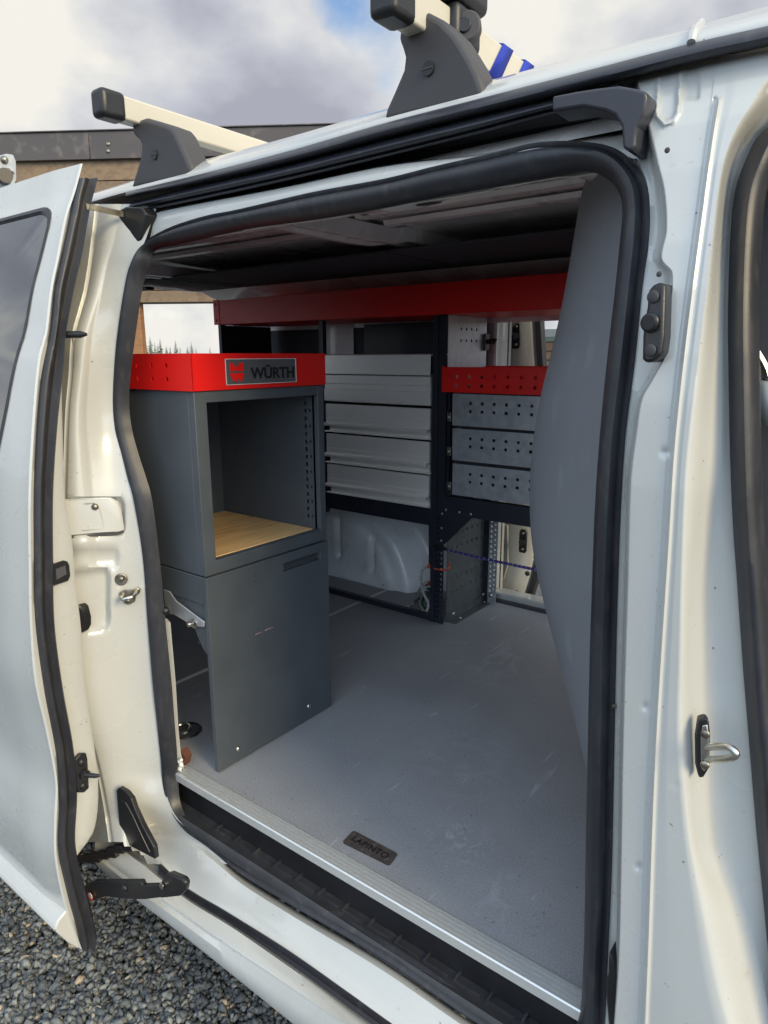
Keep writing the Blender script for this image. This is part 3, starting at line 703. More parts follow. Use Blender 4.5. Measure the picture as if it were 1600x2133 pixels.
# sticker on floor
q = [P(u, v, 2, .0012) for u, v in ((736, 1729), (830, 1778), (811, 1804), (712, 1755))]
q = [p for k in range(4) for p in (q[k]*(1-.02*(1+3*(k % 2 == 0)*0))+q[k-1]*.02 if False else lerp(q[k], q[k-1], (.12, .04)[k % 2]), lerp(q[k], (q[k-1]+q[(k+1) % 4])/2, .05), lerp(q[k], q[(k+1) % 4], (.04, .12)[k % 2]))]
stk = MB().prism(q, (0, 0, -.0008)).build('floor_sticker', M['mask'], van)
stk['label'] = 'dark brown LAPINTO sticker on the floor edge'
def text(body, name, m, parent, mtx, size, bold=0, ext=.0004, spacing=1.0, fit=None):
    cu = bpy.data.curves.new('t', 'FONT'); cu.body = body; cu.size = size; cu.extrude = ext; cu.offset = bold; cu.align_x = 'CENTER'; cu.align_y = 'CENTER'; cu.space_character = spacing
    to = bpy.data.objects.new('t', cu); C.objects.link(to)
    dg = bpy.context.evaluated_depsgraph_get(); me = bpy.data.meshes.new_from_object(to.evaluated_get(dg)); C.objects.unlink(to); bpy.data.objects.remove(to)
    if fit:
        xs = [v.co.x for v in me.vertices]; yy = [v.co.y for v in me.vertices]
        me.transform(Matrix.Diagonal((fit[0]/(max(xs)-min(xs)), fit[1]/(max(yy)-min(yy)), 1, 1)) @ Matrix.Translation((-(max(xs)+min(xs))/2, -(max(yy)+min(yy))/2, 0)))
    me.transform(mtx); o = np.array(WORLDPOS.get(parent.name, (0, 0, 0))); me.transform(Matrix.Translation(tuple(-o)))
    me.materials.clear(); me.materials.append(m); ob = bpy.data.objects.new(name, me); C.objects.link(ob); ob.parent = parent; WORLDPOS[ob.name] = tuple(o); return ob
cst = (P(736, 1729, 2, 0)+P(830, 1778, 2, 0)+P(811, 1804, 2, 0)+P(712, 1755, 2, 0))/4
text('LAPINTO', 'lettering', M['letter'], stk, Matrix.Translation((cst[0], cst[1], .0016)), .0235, .0003, .0003, 1.1, fit=(.092, .0160))

grit = MB()
for k in range(170):
    x_, y_ = rng.uniform(-1.15, -.35), .91+abs(rng.normal())*.45
    if y_ > 2.3: continue
    r_ = rng.uniform(.0008, .0022); grit.add([(x_+r_*a, y_+r_*b, r_*c_) for a, b, c_ in ((1, 0, 0.02), (-.6, .8, .02), (-.5, -.9, .02), (.1, .1, 1.1))], [(0, 1, 3), (1, 2, 3), (2, 0, 3), (0, 2, 1)])
tag(grit.build('floor_grit', M['ground'], van, smooth=0), kind='stuff')
# interior shell
mb = MB(); mb.box(-2.74, -.2, .90, 2.46, -.14, -.10); mb.build('underfloor', M['darkfill'], van)
rows = []
for i in range(2):
    x = (-2.80, .6)[i]
    rows.append([(x, .93, 1.275), (x, .97, 1.31), (x, 1.1, 1.338), (x, 1.35, 1.35), (x, 1.7, 1.355), (x, 2.05, 1.35), (x, 2.3, 1.33), (x, 2.42, 1.29)])
MB().grid(rows).build('roof_panel', M['roofin'], van, smooth=60)
# outer roof skin closes over it
mb = MB(); mb.grid([[(x, .97, 1.375), (x, 1.3, 1.40), (x, 1.7, 1.405), (x, 2.1, 1.40), (x, 2.42, 1.37), (x, 2.52, 1.32), (x, 2.56, 1.2)] for x in (-2.85, .6)]); mb.build('roof_skin', M['paint'], van, smooth=60)
for y0 in (1.29, 1.40, 1.52):     # lengthwise pressed ribs in the roof
    sec = [(y0, 1.346), (y0+.008, 1.334), (y0+.040, 1.334), (y0+.048, 1.348)]
    for xa, xb in ((-2.6, -1.32), (-1.17, -.3)):
        MB().prism([(xa, y, z) for y, z in sec], (xb-xa, 0, 0)).build('roof_rib', M['roofin'], van, bevel=.003)
# cross bow
sec = [(-1.305, 1.34), (-1.295, 1.300), (-1.275, 1.300), (-1.268, 1.309), (-1.232, 1.309), (-1.225, 1.300), (-1.205, 1.300), (-1.195, 1.34)]
rows = []
for y, dz in ((.97, -.03), (1.1, -.005), (1.3, 0), (1.52, .0), (1.62, .004), (1.70, .02), (2.3, .02)):
    rows.append([(x, y, z+dz) for x, z in sec])
MB().grid(rows).build('cross_bow', M['roofin'], van, bevel=.002)
sec2 = [(x-1.15, z) for x, z in sec]
MB().grid([[(x, y, z) for x, z in sec2] for y in (.95, 2.4)]).build('cross_bow', M['roofin'], van)
# pressed inner roof rail above the sliding door, with stamped pockets and holes
rows = []
def rail_bump(x, t):
    b = 0
    for cx, ct, rx, rt, a in ((-.98, .35, .05, .16, .010), (-.80, .5, .035, .2, -.008), (-.66, .55, .06, .22, .012), (-.52, .45, .055, .25, .014), (-1.1, .4, .03, .2, .008), (-.4, .5, .05, .3, -.01), (-1.4, .45, .05, .2, .009)):
        b += a*math.exp(-(((x-cx)/rx)**4+((t-ct)/rt)**4))
    return b+.003*math.sin(x*31)*math.sin(t*6)
def railz(x, t): return 1.238+.070*t**.8+.008*math.sin(t*9)+rail_bump(x, t)
for i in range(170):
    x = lerp(-1.7, -.2, i/169)
    r = []
    for k in range(24):
        t = k/23; y = lerp(.97, 1.26, t); z = 1.238+.070*t**.8+.008*math.sin(t*9)
        edge = .010*sm(math.sin(x*23)*2.5)*(1 if k == 0 else 0)
        r.append((x, y-edge, z+rail_bump(x, t)))
    rows.append(r)
MB().grid(rows).build('inner_roof_rail', M['roofin'], van, smooth=60, solid=.002)
mb = MB()
for x, y, a, b in ((-.74, 1.02, .028, .011), (-.88, 1.01, .01, .006), (-.52, 1.05, .038, .010), (-1.08, 1.0, .008, .008)):
    mb = MB().add([(x+a*math.cos(k*pi/8), y+.08+b*math.sin(k*pi/8), railz(x, (y+.08-.97)/.29)-.004) for k in range(16)], [tuple(range(16))]); mb.build('rail_opening', M['darkfill'], van)
# dark sheets added to give the far half of the roof its deep shade
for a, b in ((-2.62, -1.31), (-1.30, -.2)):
    MB().box(a, b, 1.72, 2.32, 1.300, 1.306).build('roof_shade_sheet', M['darkfill'], van)
# far roof rail (glossy paint, catches the red of the shelf)
rows = [[(x, 2.16, 1.30), (x, 2.22, 1.275), (x, 2.30, 1.255), (x, 2.37, 1.235), (x, 2.40, 1.20), (x, 2.405, 1.12)] for x in np.linspace(-2.75, -.2, 12)]
MB().grid(rows).build('far_roof_rail', M['roofin'], van, smooth=60)
# far wall: lower bare panel with wheel arch, upper post
def arch(x, z):
    r = math.hypot((x+2.03)/1.0, (z+.05)/1.0)
    a = -.12*sm((.50-r)/.10)
    a -= .020*sm((.36-r)/.03)*(1 if r < .4 else 0)
    if r < .40:
        a += .022*math.exp(-((x+2.0)/.010)**2)*sm((z-.08)/.03)*sm((.30-z)/.03)+.022*math.exp(-((x+1.80)/.010)**2)*sm((z-.05)/.03)*sm((.24-z)/.03)
    return a
rows = []
for i in range(110):
    x = lerp(-2.74, -1.30, i/109); rows.append([(x, 2.395+arch(x, z)+.004*math.sin(x*9+z*5), z) for z in np.linspace(0, .52, 50)])
MB().grid(rows).build('wheel_arch_panel', M['wheelarch'], van, smooth=70)
mb = MB(); mb.box(-2.8, -1.34, 2.41, 2.44, .5, 1.25); mb.build('far_side_wall', M['darkfill'], van)
rows = [[(x, 2.40-.03*math.sin((x+2.21)/.2*pi), z) for x in np.linspace(-2.21, -2.01, 9)] for z in (.52, 1.2)]
MB().grid(rows).build('far_side_post', M['roofin'], van)
MB().box(-2.74, -1.30, 2.50, 2.53, -.3, 1.2).build('far_outer_panel', M['paint'], van)
# far side door frame: sill, B post and open door beyond
MB().box(-1.30, -.3, 2.412, 2.425, -.01, .012).build('far_sill_edge', M['darkfill'], van, bevel=.002)
MB().box(-1.30, -.3, 2.425, 2.50, -.02, .035).build('far_sill', M['paint'], van, bevel=.01)
MB().box(-1.30, -.3, 2.50, 2.56, -.25, .0).build('far_rocker', M['paint'], van, bevel=.01)
MB().box(-1.345, -1.30, 2.405, 2.52, .0, 1.2).build('far_jamb', M['paint'], van, bevel=.01)
# far sliding door, pushed back: its leading frame shows through the opening
fd = MB()
prof = lambda z: 2.60+.05*math.sin((z+.3)/1.5*pi)
rows = []
for k in range(24):
    z = lerp(-.25, 1.25, k/23); y = prof(z)-.04; xo = -.05*sm((.15-z)/.3)
    lean = .10*sm((z-.55)/.7)
    rows.append([(-1.62, y, z), (-1.34-lean*.3+xo, y, z), (-1.27-lean*.35+xo, y+.005, z), (-1.21-lean*.4+xo, y+.012, z), (-1.19-lean*.4+xo, y+.05, z)])
fdo = MB().grid(rows).build('far_sliding_door', M['paint'], van, smooth=60, solid=.01)
MB().grid([[(p[4][0]-.004, p[4][1]-.03, p[4][2]), (p[4][0]+.018, p[4][1]-.025, p[4][2]), (p[4][0]+.02, p[4][1]+.01, p[4][2])] for p in rows]).build('seal', M['rubber'], fdo, smooth=60)
MB().prism([P(u, v, 1, 2.58) for u, v in ((1024, 1082), (1060, 1094), (1061, 1175), (1052, 1205), (1030, 1222), (1015, 1222), (1015, 1082))], (0, -.012, 0)).build('door_card', M['card'], fdo, bevel=.003)
def bumper(pts_, y, parent, ups):
    c0 = P(pts_[0], pts_[1], 1, y); h = ups
    o = MB().prism([c0+np.array([a, 0, b]) for a, b in ((-.014, -.05), (.012, -.05), (.017, -.04), (.017, .04), (.010, .052), (-.012, .052), (-.017, .04), (-.017, -.04))], (0, -.012, 0)).build('buffer', M['blackp'], parent, bevel=.003)
    m2 = MB(); m2.cyl(c0+np.array([0, -.012, 0]), (.3, -1, 0), .013, .018, 16); m2.build('buffer_stud', M['blackp'], o)
    m3 = MB()
    for b in (-.034, .036): MB().dome(c0+np.array([0, -.012, b]), (0, -1, 0), .007, .004, 12).build('screw', M['oldsteel'], o)
bumper((1077, 700), 2.585, fdo, 1); bumper((1091, 1127), 2.585, fdo, 1)
for u, v in ((1049, 690), (1053, 743)):
    c0 = P(u, v, 1, 2.58); MB().box(c0[0]-.004, c0[0]+.004, c0[1]-.002, c0[1], c0[2]-.009, c0[2]+.009).build('slot_hole', M['darkfill'], fdo)
for u, v in ((1098, 1195), (1076, 1235)):
    MB().cyl(P(u, v, 1, 2.565), (0, 1, 0), .011, .004, 14).build('slot_hole', M['darkfill'], fdo)
MB().box(-1.38, -1.345, 2.58, 2.59, .85, 1.2).build('window_edge', M['greeng'], fdo)
# bulkhead: bulging grey panel behind the driver
silp = [(1240, 345), (1212, 420), (1196, 500), (1182, 580), (1166, 660), (1147, 740), (1129, 810), (1116, 880), (1107, 950), (1104, 1020), (1107, 1095), (1119, 1165), (1139, 1240), (1165, 1325), (1194, 1415), (1224, 1505), (1262, 1610), (1300, 1700)]
sq = [P(u, v, 1, 1.25) for u, v in silp]
silf = curve([(p[0], p[2]) for p in sq])
rows = []
for z in np.linspace(-.01, 1.33, 80):
    tgt = silf(max(z, .06))/1.25
    x0 = -.235
    yy = [.89+.02*k for k in range(26)]
    def prof_(A): return [x0-A*math.sin(min(1, (y-.89)/.40)*pi/2)**.9 for y in yy]
    lo, hi = 0, .9
    for _ in range(30):
        A = (lo+hi)/2
        if min(x/y for x, y in zip(prof_(A), yy)) < tgt: hi = A
        else: lo = A
    xsx = prof_(A); ym = .885+max(0, z-1.12)*.45; rows.append([(-.20, ym, z)]+[(x, max(y, ym), z) for x, y in zip(xsx, yy)]+[(xsx[-1], 1.7, z), (xsx[-1]+.02, 2.41, z)])
MB().grid(rows).build('bulkhead', M['bulk'], van, smooth=70)
# inner flange of the C pillar, seen as a pale strip beside the floor
sil2 = [((346, 1288), (348, 1288)), ((347, 1296), (355, 1296)), ((352, 1420), (366, 1420)), ((361, 1520), (372, 1520)), ((368, 1570), (377, 1570)), ((372, 1605), (384, 1598))]
rows = [[P(a[0]-20, a[1], 1, .875), P(a[0], a[1], 1, .885), P(b[0], b[1], 1, .895), P(b[0], b[1], 1, .93)] for a, b in sil2]
MB().grid(rows).build('inner_flange', M['paint'], van, smooth=40)
mb = MB(); 
for k, (u, v, r) in enumerate(((374, 1585, .006), (377, 1592, .008), (375, 1600, .007), (379, 1582, .004))): mb.dome(P(u, v, 1, .884), (0, -1, 0), r, .006, 10)
mb.build('sealant_blob', M['whitew'], van)
MB().prism([P(u, v, 1, .90) for u, v in ((376, 1562), (386, 1578), (381, 1598), (374, 1590))], (0, .02, 0)).build('wax_drip', M['amber'], van)
mb = MB(); mb.dome(P(346, 1272, 1, .878), (.2, -1, 0), .011, .012, 14); mb.build('grommet', M['blackp'], van)
# near side rear wall and rear frame (they shade the inside)
MB().box(-2.82, -1.60, .925, .95, -.1, 1.30).build('near_side_wall', M['darkfill'], van)
MB().box(-2.86, -1.43, .785, .80, -.22, 1.05).build('rear_quarter_panel', M['paint'], van, bevel=.004)
rows = []
for i in range(60):
    y = lerp(.92, 2.44, i/59); c = .012*math.sin(y*17)+.006*math.sin(y*41)
    dz = -.05*sm((y-2.25)/.2)
    rows.append([(-2.70, y, 1.36+dz), (-2.715, y, 1.335+dz), (-2.74, y, 1.325+dz), (-2.745, y, 1.302+c*.4+dz), (-2.78, y, 1.297+dz), (-2.80, y, 1.30+dz)])
MB().grid(rows).build('rear_header', M['roofin'], van, smooth=50)
MB().box(-2.80, -2.72, 2.33, 2.45, -.02, 1.30).build('rear_corner_post', M['roofin'], van, bevel=.02)
MB().box(-2.80, -2.72, .92, 1.0, -.02, 1.30).build('rear_corner_post', M['roofin'], van, bevel=.02)
MB().box(-2.80, -2.765, 1.0, 2.33, -.02, .90).build('rear_door_panel', M['darkfill'], van, bevel=.01)
mb = MB(); mb.tube(catmull([P(u, v, 0, -2.72) for u, v in ((456, 612), (470, 613), (485, 619), (500, 630))], 5, False), .008, 8); mb.build('window_seal', M['rubber'], van)
MB().obox(P(308, 601, 0, -2.70), (.02, 0, 0), (0, .02, 0), (0, 0, .007)).build('door_catch', M['blackp'], van, bevel=.004)

# --- jamb fittings, C pillar
def onjamb(u, v, d=0.0):
    uo = souter(v)+6; ur = ridge(v); t = (uo-3-u)/(uo-3-ur); y0 = S(uo, v)[1]; y5 = min(P(ur, v, 0, -1.425)[1], y0-.02)
    return P(u, v, 1, lerp(y0-.004, y5, sm(t)*.25+t*.75)-d)
JN = np.array([.75, -.66, 0])      # outward normal of the jamb slope
ff = [(120, 1041), (160, 1039), (205, 1037), (226, 1037), (240, 1045), (247, 1064), (253, 1098), (253, 1106), (246, 1108), (200, 1110), (145, 1115), (120, 1118)]
fl_ = MB().prism([onjamb(u, v, .004) for u, v in ff], (0, .008, 0)).build('fuel_flap', M['paint'], van, bevel=.002)
mb = MB(); mb.tube([onjamb(u, v, .0045) for u, v in ((176, 1048), (196, 1047), (205, 1052), (212, 1075), (216, 1098))], .0012, 6); mb.tube([onjamb(u, v, .0045) for u, v in ((172, 1104), (196, 1102), (214, 1101))], .0012, 6); mb.build('pressed_line', M['paint'], fl_)
mb = MB(); mb.dome(onjamb(198, 1056, .004), JN, .0075, .005, 14); mb.build('screw', M['oldsteel'], fl_)
mb = MB(); mb.tube([onjamb(u, v, .001) for u, v in ((120, 1121), (146, 1120), (200, 1115), (245, 1112), (256, 1108), (257, 1100), (252, 1080), (249, 1064))], .0022, 6); mb.build('flap_gap_seal', M['darkfill'], van)
mb = MB(); mb.cyl(onjamb(253, 1206, .001), JN, .014, .005, 20); o = mb.build('hinge_bolt', M['oldsteel'], van, bevel=.002); MB().dome(onjamb(253, 1206, .006), JN, .006, .004, 12).build('bolt_head', M['oldsteel'], o)
pl = [(248, 1234), (256, 1229), (276, 1228), (284, 1224), (290, 1228), (288, 1236), (280, 1243), (278, 1254), (268, 1260), (258, 1256), (256, 1244), (249, 1241)]
o = MB().prism([onjamb(u, v, .004) for u, v in pl], (0, .005, 0)).build('striker_plate', M['oldsteel'], van, bevel=.0015)
a = onjamb(257, 1238, .002); b = onjamb(284, 1232, .002)
mb = MB(); mb.tube([a, a+JN*.03, (a+JN*.036)*.9+(b+JN*.036)*.1, (a+JN*.036)*.1+(b+JN*.036)*.9, b+JN*.03, b], .0042, 10); mb.build('striker_loop', M['steel'], o, smooth=60)
mb = MB(); mb.dome(onjamb(267, 1252, .004), JN, .006, .004, 12); mb.build('screw', M['oldsteel'], o)
ov = [(150, 1268), (160, 1259), (168, 1266), (174, 1290), (174, 1306), (168, 1318), (158, 1322), (150, 1318)]
MB().prism([onjamb(u, v, .006) for u, v in ov], (0, .02, 0)).build('rubber_buffer', M['blackp'], van, bevel=.003)
# black triangular guard + check strap + lower arm
tri = [(242, 1646), (247, 1641), (262, 1650), (273, 1664), (280, 1685), (296, 1720), (320, 1765), (323, 1790), (300, 1778), (262, 1758), (250, 1740)]
tg = MB().prism([P(u, v, 1, .752) for u, v in tri], (0, .012, 0)).build('guard_plate', M['blackp'], van, bevel=.002)
mb = MB(); mb.tube([P(u, v, 1, .751) for u, v in ((250, 1665), (262, 1672), (277, 1700), (296, 1742), (312, 1775))], .002, 6); mb.build('rib', M['blackp'], tg)
mb = MB(); mb.cyl(P(292, 1740, 1, .752), (0, -1, 0), .006, .004, 12); mb.build('plug', M['blackp'], tg)
mb = MB()
chn = [(166, 1785), (183, 1787), (200, 1785), (217, 1780), (234, 1775), (250, 1768), (266, 1762)]
for i, (u, v) in enumerate(chn): mb.obox(P(u, v, 1, lerp(.70, .755, i/6)), (.0125, .005, .001), (0, .006, 0), (-.001, 0, .010 if i % 2 else .0125))
mb.build('cable_chain', M['blackp'], van, bevel=.002)
arm = [(176, 1845), (196, 1836), (292, 1836), (296, 1845), (334, 1844), (334, 1870), (300, 1874), (262, 1873), (222, 1868), (205, 1872), (190, 1878), (182, 1876)]
ao = MB().prism([P(u, v, 1, .675) for u, v in arm], (0, .012, 0)).build('door_arm', M['blackp'], van, bevel=.002)
mb = MB(); mb.prism([P(u, v, 1, .668) for u, v in ((330, 1862), (334, 1838), (345, 1822), (352, 1820), (380, 1832), (386, 1842), (384, 1856), (372, 1868), (335, 1872))], (0, .014, 0)); mb.build('roller_housing', M['blackp'], ao, bevel=.004)
mb = MB(); mb.cyl(P(338, 1845, 1, .666), (0, -1, 0), .0065, .003, 16); mb.build('rivet', M['steel'], ao)
mb = MB(); mb.dome(P(260, 1850, 1, .674), (0, -1, 0), .009, .006, 14); mb.build('bolt', M['blackp'], ao)
mb = MB(); mb.cyl(P(188, 1867, 1, .674), (0, -1, 0), .011, .0015, 20); o = mb.build('warning_label', M['redw'], ao); MB().cyl(P(189, 1866, 1, .672), (0, -1, 0), .0078, .0012, 18).build('label_face', M['whitew'], o)

# --- B pillar fittings
bb = [(1347, 640), (1350, 606), (1360, 592), (1380, 587), (1386, 596), (1383, 700), (1378, 738), (1362, 754), (1344, 756), (1337, 748), (1338, 700), (1340, 680)]
o = MB().prism([S(u, v, -.062) for u, v in bb], (0, .04, 0)).build('door_buffer', M['blackp'], van, bevel=.004, seg=3)
c = S(1356, 672, -.064); mb = MB(); mb.cyl(c, (-.2, -1, 0), .0105, .006, 20); mb.build('buffer_stud', M['blackp'], o, bevel=.003)
for u, v in ((1360, 618), (1354, 730)): MB().dome(S(u, v, -.064), (-.2, -1, 0), .0070, .0018, 14).build('screw', M['foot'], o, smooth=60)
st = [(1456, 1500), (1470, 1496), (1477, 1500), (1480, 1530), (1478, 1600), (1466, 1620), (1456, 1621), (1451, 1600), (1450, 1540)]
def Sb(u, v, o): return S(u, v, o)
o = MB().prism([Sb(u, v, -.030) for u, v in st], (-.005, .012, 0)).build('latch_striker', M['blackp'], van, bevel=.003)
mb = MB().prism([Sb(u+1, v, -.034) for u, v in ((1462, 1512), (1472, 1510), (1476, 1540), (1475, 1590), (1466, 1608), (1459, 1600), (1458, 1540))], (0, .004, 0)); mb.build('plate', M['steel'], o, bevel=.001)
a = Sb(1472, 1556, -.03); b = Sb(1472, 1582, -.03)
e = Sb(1525, 1568, -.055); mb = MB(); mb.tube(catmull([a, lerp(a, e, .8)+np.array([0, 0, .006]), e+np.array([.004, 0, 0]), lerp(b, e, .8)+np.array([0, 0, -.006]), b], 6, False), .0044, 10); mb.build('striker_loop', M['steel'], o, smooth=60)
for u, v in ((1469, 1530), (1468, 1594)): MB().dome(Sb(u, v, -.035), (0.1, -1, 0), .0055, .002, 14).build('screw', M['oldsteel'], o, smooth=60)
ll = [(1268, 1984), (1276, 2000), (1284, 2040), (1286, 2150), (1268, 2150), (1262, 2080), (1262, 2040), (1266, 2030)]
MB().prism([S(u, v, -.03) for u, v in ll], (0, .03, 0)).build('lower_catch', M['blackp'], van, bevel=.004)
mb = MB(); mb.cyl(S(1281, 1470, -.0), (-.8, -1, 0), .0035, .006, 12); mb.build('bump_stop', M['oldsteel'], van)

for u, v, o_ in ((1390, 313, -.0375), (1373, 571, -.036), (1323, 336, .001)):
    MB().dome(S(u, v, o_), (0, -1, 0), .0032, .0012, 10).build('plug', M['foot'], van)
# --- sliding door, open at the rear
XD = -1.36
def D(u, v): return P(u, v, 0, XD)
dO = curve([(167, 341), (152, 398), (135, 450), (118, 535), (105, 598), (93, 693), (79, 748), (66, 895), (59, 1043), (60, 1191), (62, 1289), (72, 1417), (98, 1534), (115, 1632), (113, 1710), (114, 1788), (135, 1890), (166, 1976)])
dS = curve([(166, 352), (156, 392), (145, 450), (127, 535), (113, 600), (103, 693), (84, 797), (71, 994), (70, 1141), (73, 1289), (92, 1437), (117, 1573), (123, 1671), (121, 1769), (141, 1866), (160, 1935), (168, 1976)])
dR = curve([(201, 372), (186, 429), (169, 524), (152, 600), (135, 693), (131, 748), (116, 895), (108, 1026), (108, 1158), (111, 1299), (129, 1437), (150, 1554), (158, 1651), (154, 1749), (164, 1808), (180, 1866), (198, 1945), (196, 1976)])
dI = curve([(201, 372), (190, 429), (172, 524), (156, 600), (140, 693), (134, 780), (134, 862), (141, 1043), (154, 1125), (162, 1223), (172, 1300), (181, 1420), (191, 1495), (207, 1612), (208, 1690), (195, 1749), (163, 1790)])
door = MB(); rows = []
for i in range(110):
    v = lerp(341, 1977, i/109); a = D(dO(v), v); r = []
    for x in (0, -.01, -.05, -.15, -.3, -.5, -.75, -1.0, -1.1):
        yy = -.004 if x < 0 else 0
        q = a+np.array([x, yy, 0]); q[2] = a[2]
        r.append(q)
    rows.append(r)
# window opening is cut out of the skin; glass set slightly inwards
def yskin(z):
    return float(np.interp(z, ZD, YD))
VD = np.linspace(341, 1977, 60); DD = [D(dO(v), v) for v in VD]
ZD = [p[2] for p in DD][::-1]; YD = [p[1] for p in DD][::-1]
dzmin, dzmax = ZD[0], ZD[-1]
ZTW, ZBW, XRW = 1.293, .765, XD-1.0
def fxw(z): return float(np.interp(z, (.76, .80, .90, 1.0, 1.12, 1.30), (-1.497, -1.482, -1.452, -1.432, -1.420, -1.402)))
def sk(x, z, d=0.0): return np.array([x, yskin(z)-.006*sm((XD-x)/.1)+d, z])
def bez(a, c, b, n=9): return [((1-t)**2*a[0]+2*t*(1-t)*c[0]+t*t*b[0], (1-t)**2*a[1]+2*t*(1-t)*c[1]+t*t*b[1]) for t in np.linspace(0, 1, n)]
RR = .045
C1 = bez((fxw(ZTW-RR), ZTW-RR), (fxw(ZTW), ZTW), (fxw(ZTW)-RR*1.2, ZTW))
C2 = bez((XRW+RR, ZTW), (XRW, ZTW), (XRW, ZTW-RR))
C3 = bez((XRW, ZBW+RR), (XRW, ZBW), (XRW+RR, ZBW))
C4 = bez((fxw(ZBW)-RR, ZBW), (fxw(ZBW), ZBW), (fxw(ZBW+RR), ZBW+RR))
FR = [(fxw(z), z) for z in np.linspace(ZBW+RR, ZTW-RR, 14)][1:-1]
ringp = C1+C2+C3+C4+FR
rcx, rcz = sum(p[0] for p in ringp)/len(ringp), sum(p[1] for p in ringp)/len(ringp)
def winring(k): return [(x-k*np.sign(x-rcx)*min(1, abs(x-rcx)/.2), z-k*np.sign(z-rcz)*min(1, abs(z-rcz)/.1)) for x, z in ringp]
def ring3(pts, d): return [sk(x, z, d) for x, z in pts]
XB = XD-1.12
mb = MB()
zz1 = sorted(set(list(np.linspace(dzmin, ZBW, 70))+list(np.linspace(ZBW, ZTW, 40))+list(np.linspace(ZTW, dzmax, 14))))
mb.grid([[sk(lerp(XD, fxw(z), t), z) for t in (0, .04, .12, .3, .55, .8, 1)] for z in zz1])
for za_, zb_ in ((dzmin, ZBW), (ZTW, dzmax)):
    mb.grid([[sk(lerp(fxw(z), XRW, t), z) for t in np.linspace(0, 1, 24)] for z in np.linspace(za_, zb_, 70 if za_ < 0 else 14)])
mb.grid([[sk(x, z) for x in (XRW, XB)] for z in np.linspace(dzmin, dzmax, 120)])
for cr, arcp in (((fxw(ZTW), ZTW), C1), ((XRW, ZTW), C2), ((XRW, ZBW), C3), ((fxw(ZBW), ZBW), C4)):
    mb.add([sk(*cr)]+[sk(*p) for p in arcp], [(0, i, i+1) for i in range(1, len(arcp))])
sd = mb.build('sliding_door', M['paint'], van, smooth=40)
r0 = ring3(winring(-.002), -.0015); r1 = ring3(winring(.005), -.003); r2 = ring3(winring(.012), .004)
MB().grid([r0, r1, r2], cu=True).build('window_trim', M['rubber'], sd, smooth=50)
gp = winring(.008); MB().add(ring3(gp, .003)+[np.array([rcx, yskin(rcz)+.001, rcz])], [(i, (i+1) % len(gp), len(gp)) for i in range(len(gp))]).build('window_glass', M['glass'], sd, smooth=60)
# folded cream edge, rubber, inner panel: all in the door's leading face
rows = []; rws = []; rin = []
for i in range(130):
    v = lerp(341, 1976, i/129); a, b, c, = D(dO(v), v), D(max(dS(v), dO(v)+3), v), D(max(dR(v), dS(v)+3), v)
    rows.append([a, a+np.array([.004, .003, 0]), lerp(a, b, .5)+np.array([.003, 0, 0]), b, b+np.array([-.02, .003, 0])])
for i in range(130):
    v = lerp(372, 1976, i/129); b, c = D(max(dS(v), dO(v)+3), v), D(max(dR(v), dS(v)+5), v); r = [b+np.array([-.012, 0, 0])]
    for k in range(9):
        t = k/8; prof9 = (0, .010, .012, .010, .002, .000, .004, .012, .006)[k]; r.append(lerp(b, c, t)+np.array([prof9, 0, 0]))
    r.append(c+np.array([-.03, .002, 0])); rws.append(r)
MB().grid(rows).build('door_edge', M['paint'], sd, smooth=50)
MB().grid(rws).build('door_seal', M['rubber'], sd, smooth=50)
for i in range(90):
    v = lerp(400, 1790, i/89); c, d = D(dR(v)-3, v), D(max(dI(v), dR(v)+1), v)
    rin.append([c+np.array([-.012, 0, 0]), lerp(c, d, .5)+np.array([-.010, 0, 0]), lerp(c, d, .9)+np.array([-.010, 0, 0]), d+np.array([-.014, .003, 0]), d+np.array([-.06, .010, 0]), d+np.array([-.9, .010, 0])])
MB().grid(rin).build('inner_panel', M['paint'], sd, smooth=50)
# lower cladding
z1 = P(0, 1795, 1, yskin(-.16))[2]
zc1, zc0 = -.215, dzmin+.004
cb = [D(135, 1890), D(115, 1925)]
sec = [(yskin(zc1)-.001, zc1), (yskin(zc1)-.020, zc1-.012), (yskin(zc1)-.030, zc1-.03), (yskin(zc0)-.022, zc0+.03), (yskin(zc0)-.004, zc0), (yskin(zc0)+.003, zc0), (yskin(zc1)+.003, zc1)]
MB().prism([(XD+.001, y, z) for y, z in sec], (-1.12, 0, 0)).build('door_cladding', M['paint'], sd, bevel=.004)
lp = [(109, 1176), (134, 1168), (142, 1170), (146, 1178), (148, 1200), (144, 1210), (112, 1221), (109, 1220)]
o = MB().prism([D(u, v)+np.array([-.006, 0, 0]) for u, v in lp], (.004, 0, 0)).build('latch_plate', M['blackp'], sd, bevel=.001)
MB().prism([D(u, v)+np.array([-.001, 0, 0]) for u, v in ((116, 1186), (136, 1178), (139, 1196), (118, 1208))], (.001, 0, 0)).build('latch_slot', M['darkfill'], o)
bp2 = [(154, 1582), (166, 1569), (178, 1568), (181, 1580), (184, 1640), (174, 1650), (161, 1650), (158, 1640)]
o = MB().prism([D(u, v)+np.array([-.004, 0, 0]) for u, v in bp2], (.008, 0, 0)).build('door_buffer', M['blackp'], sd, bevel=.002)
c = D(172, 1610)
mb = MB(); mb.cyl(c, (1, 0, 0), .011, .014, 16); mb.tube([c+np.array([.012, 0, 0]), c+np.array([.034, .012, 0]), c+np.array([.04, .018, 0])], [.006, .005, .003], 10); mb.build('guide_pin', M['blackp'], o)
for u, v in ((169, 1587), (172, 1636)): MB().dome(D(u, v)+np.array([.004, 0, 0]), (1, 0, 0), .009, .005, 14).build('screw', M['blackp'], o, smooth=60)
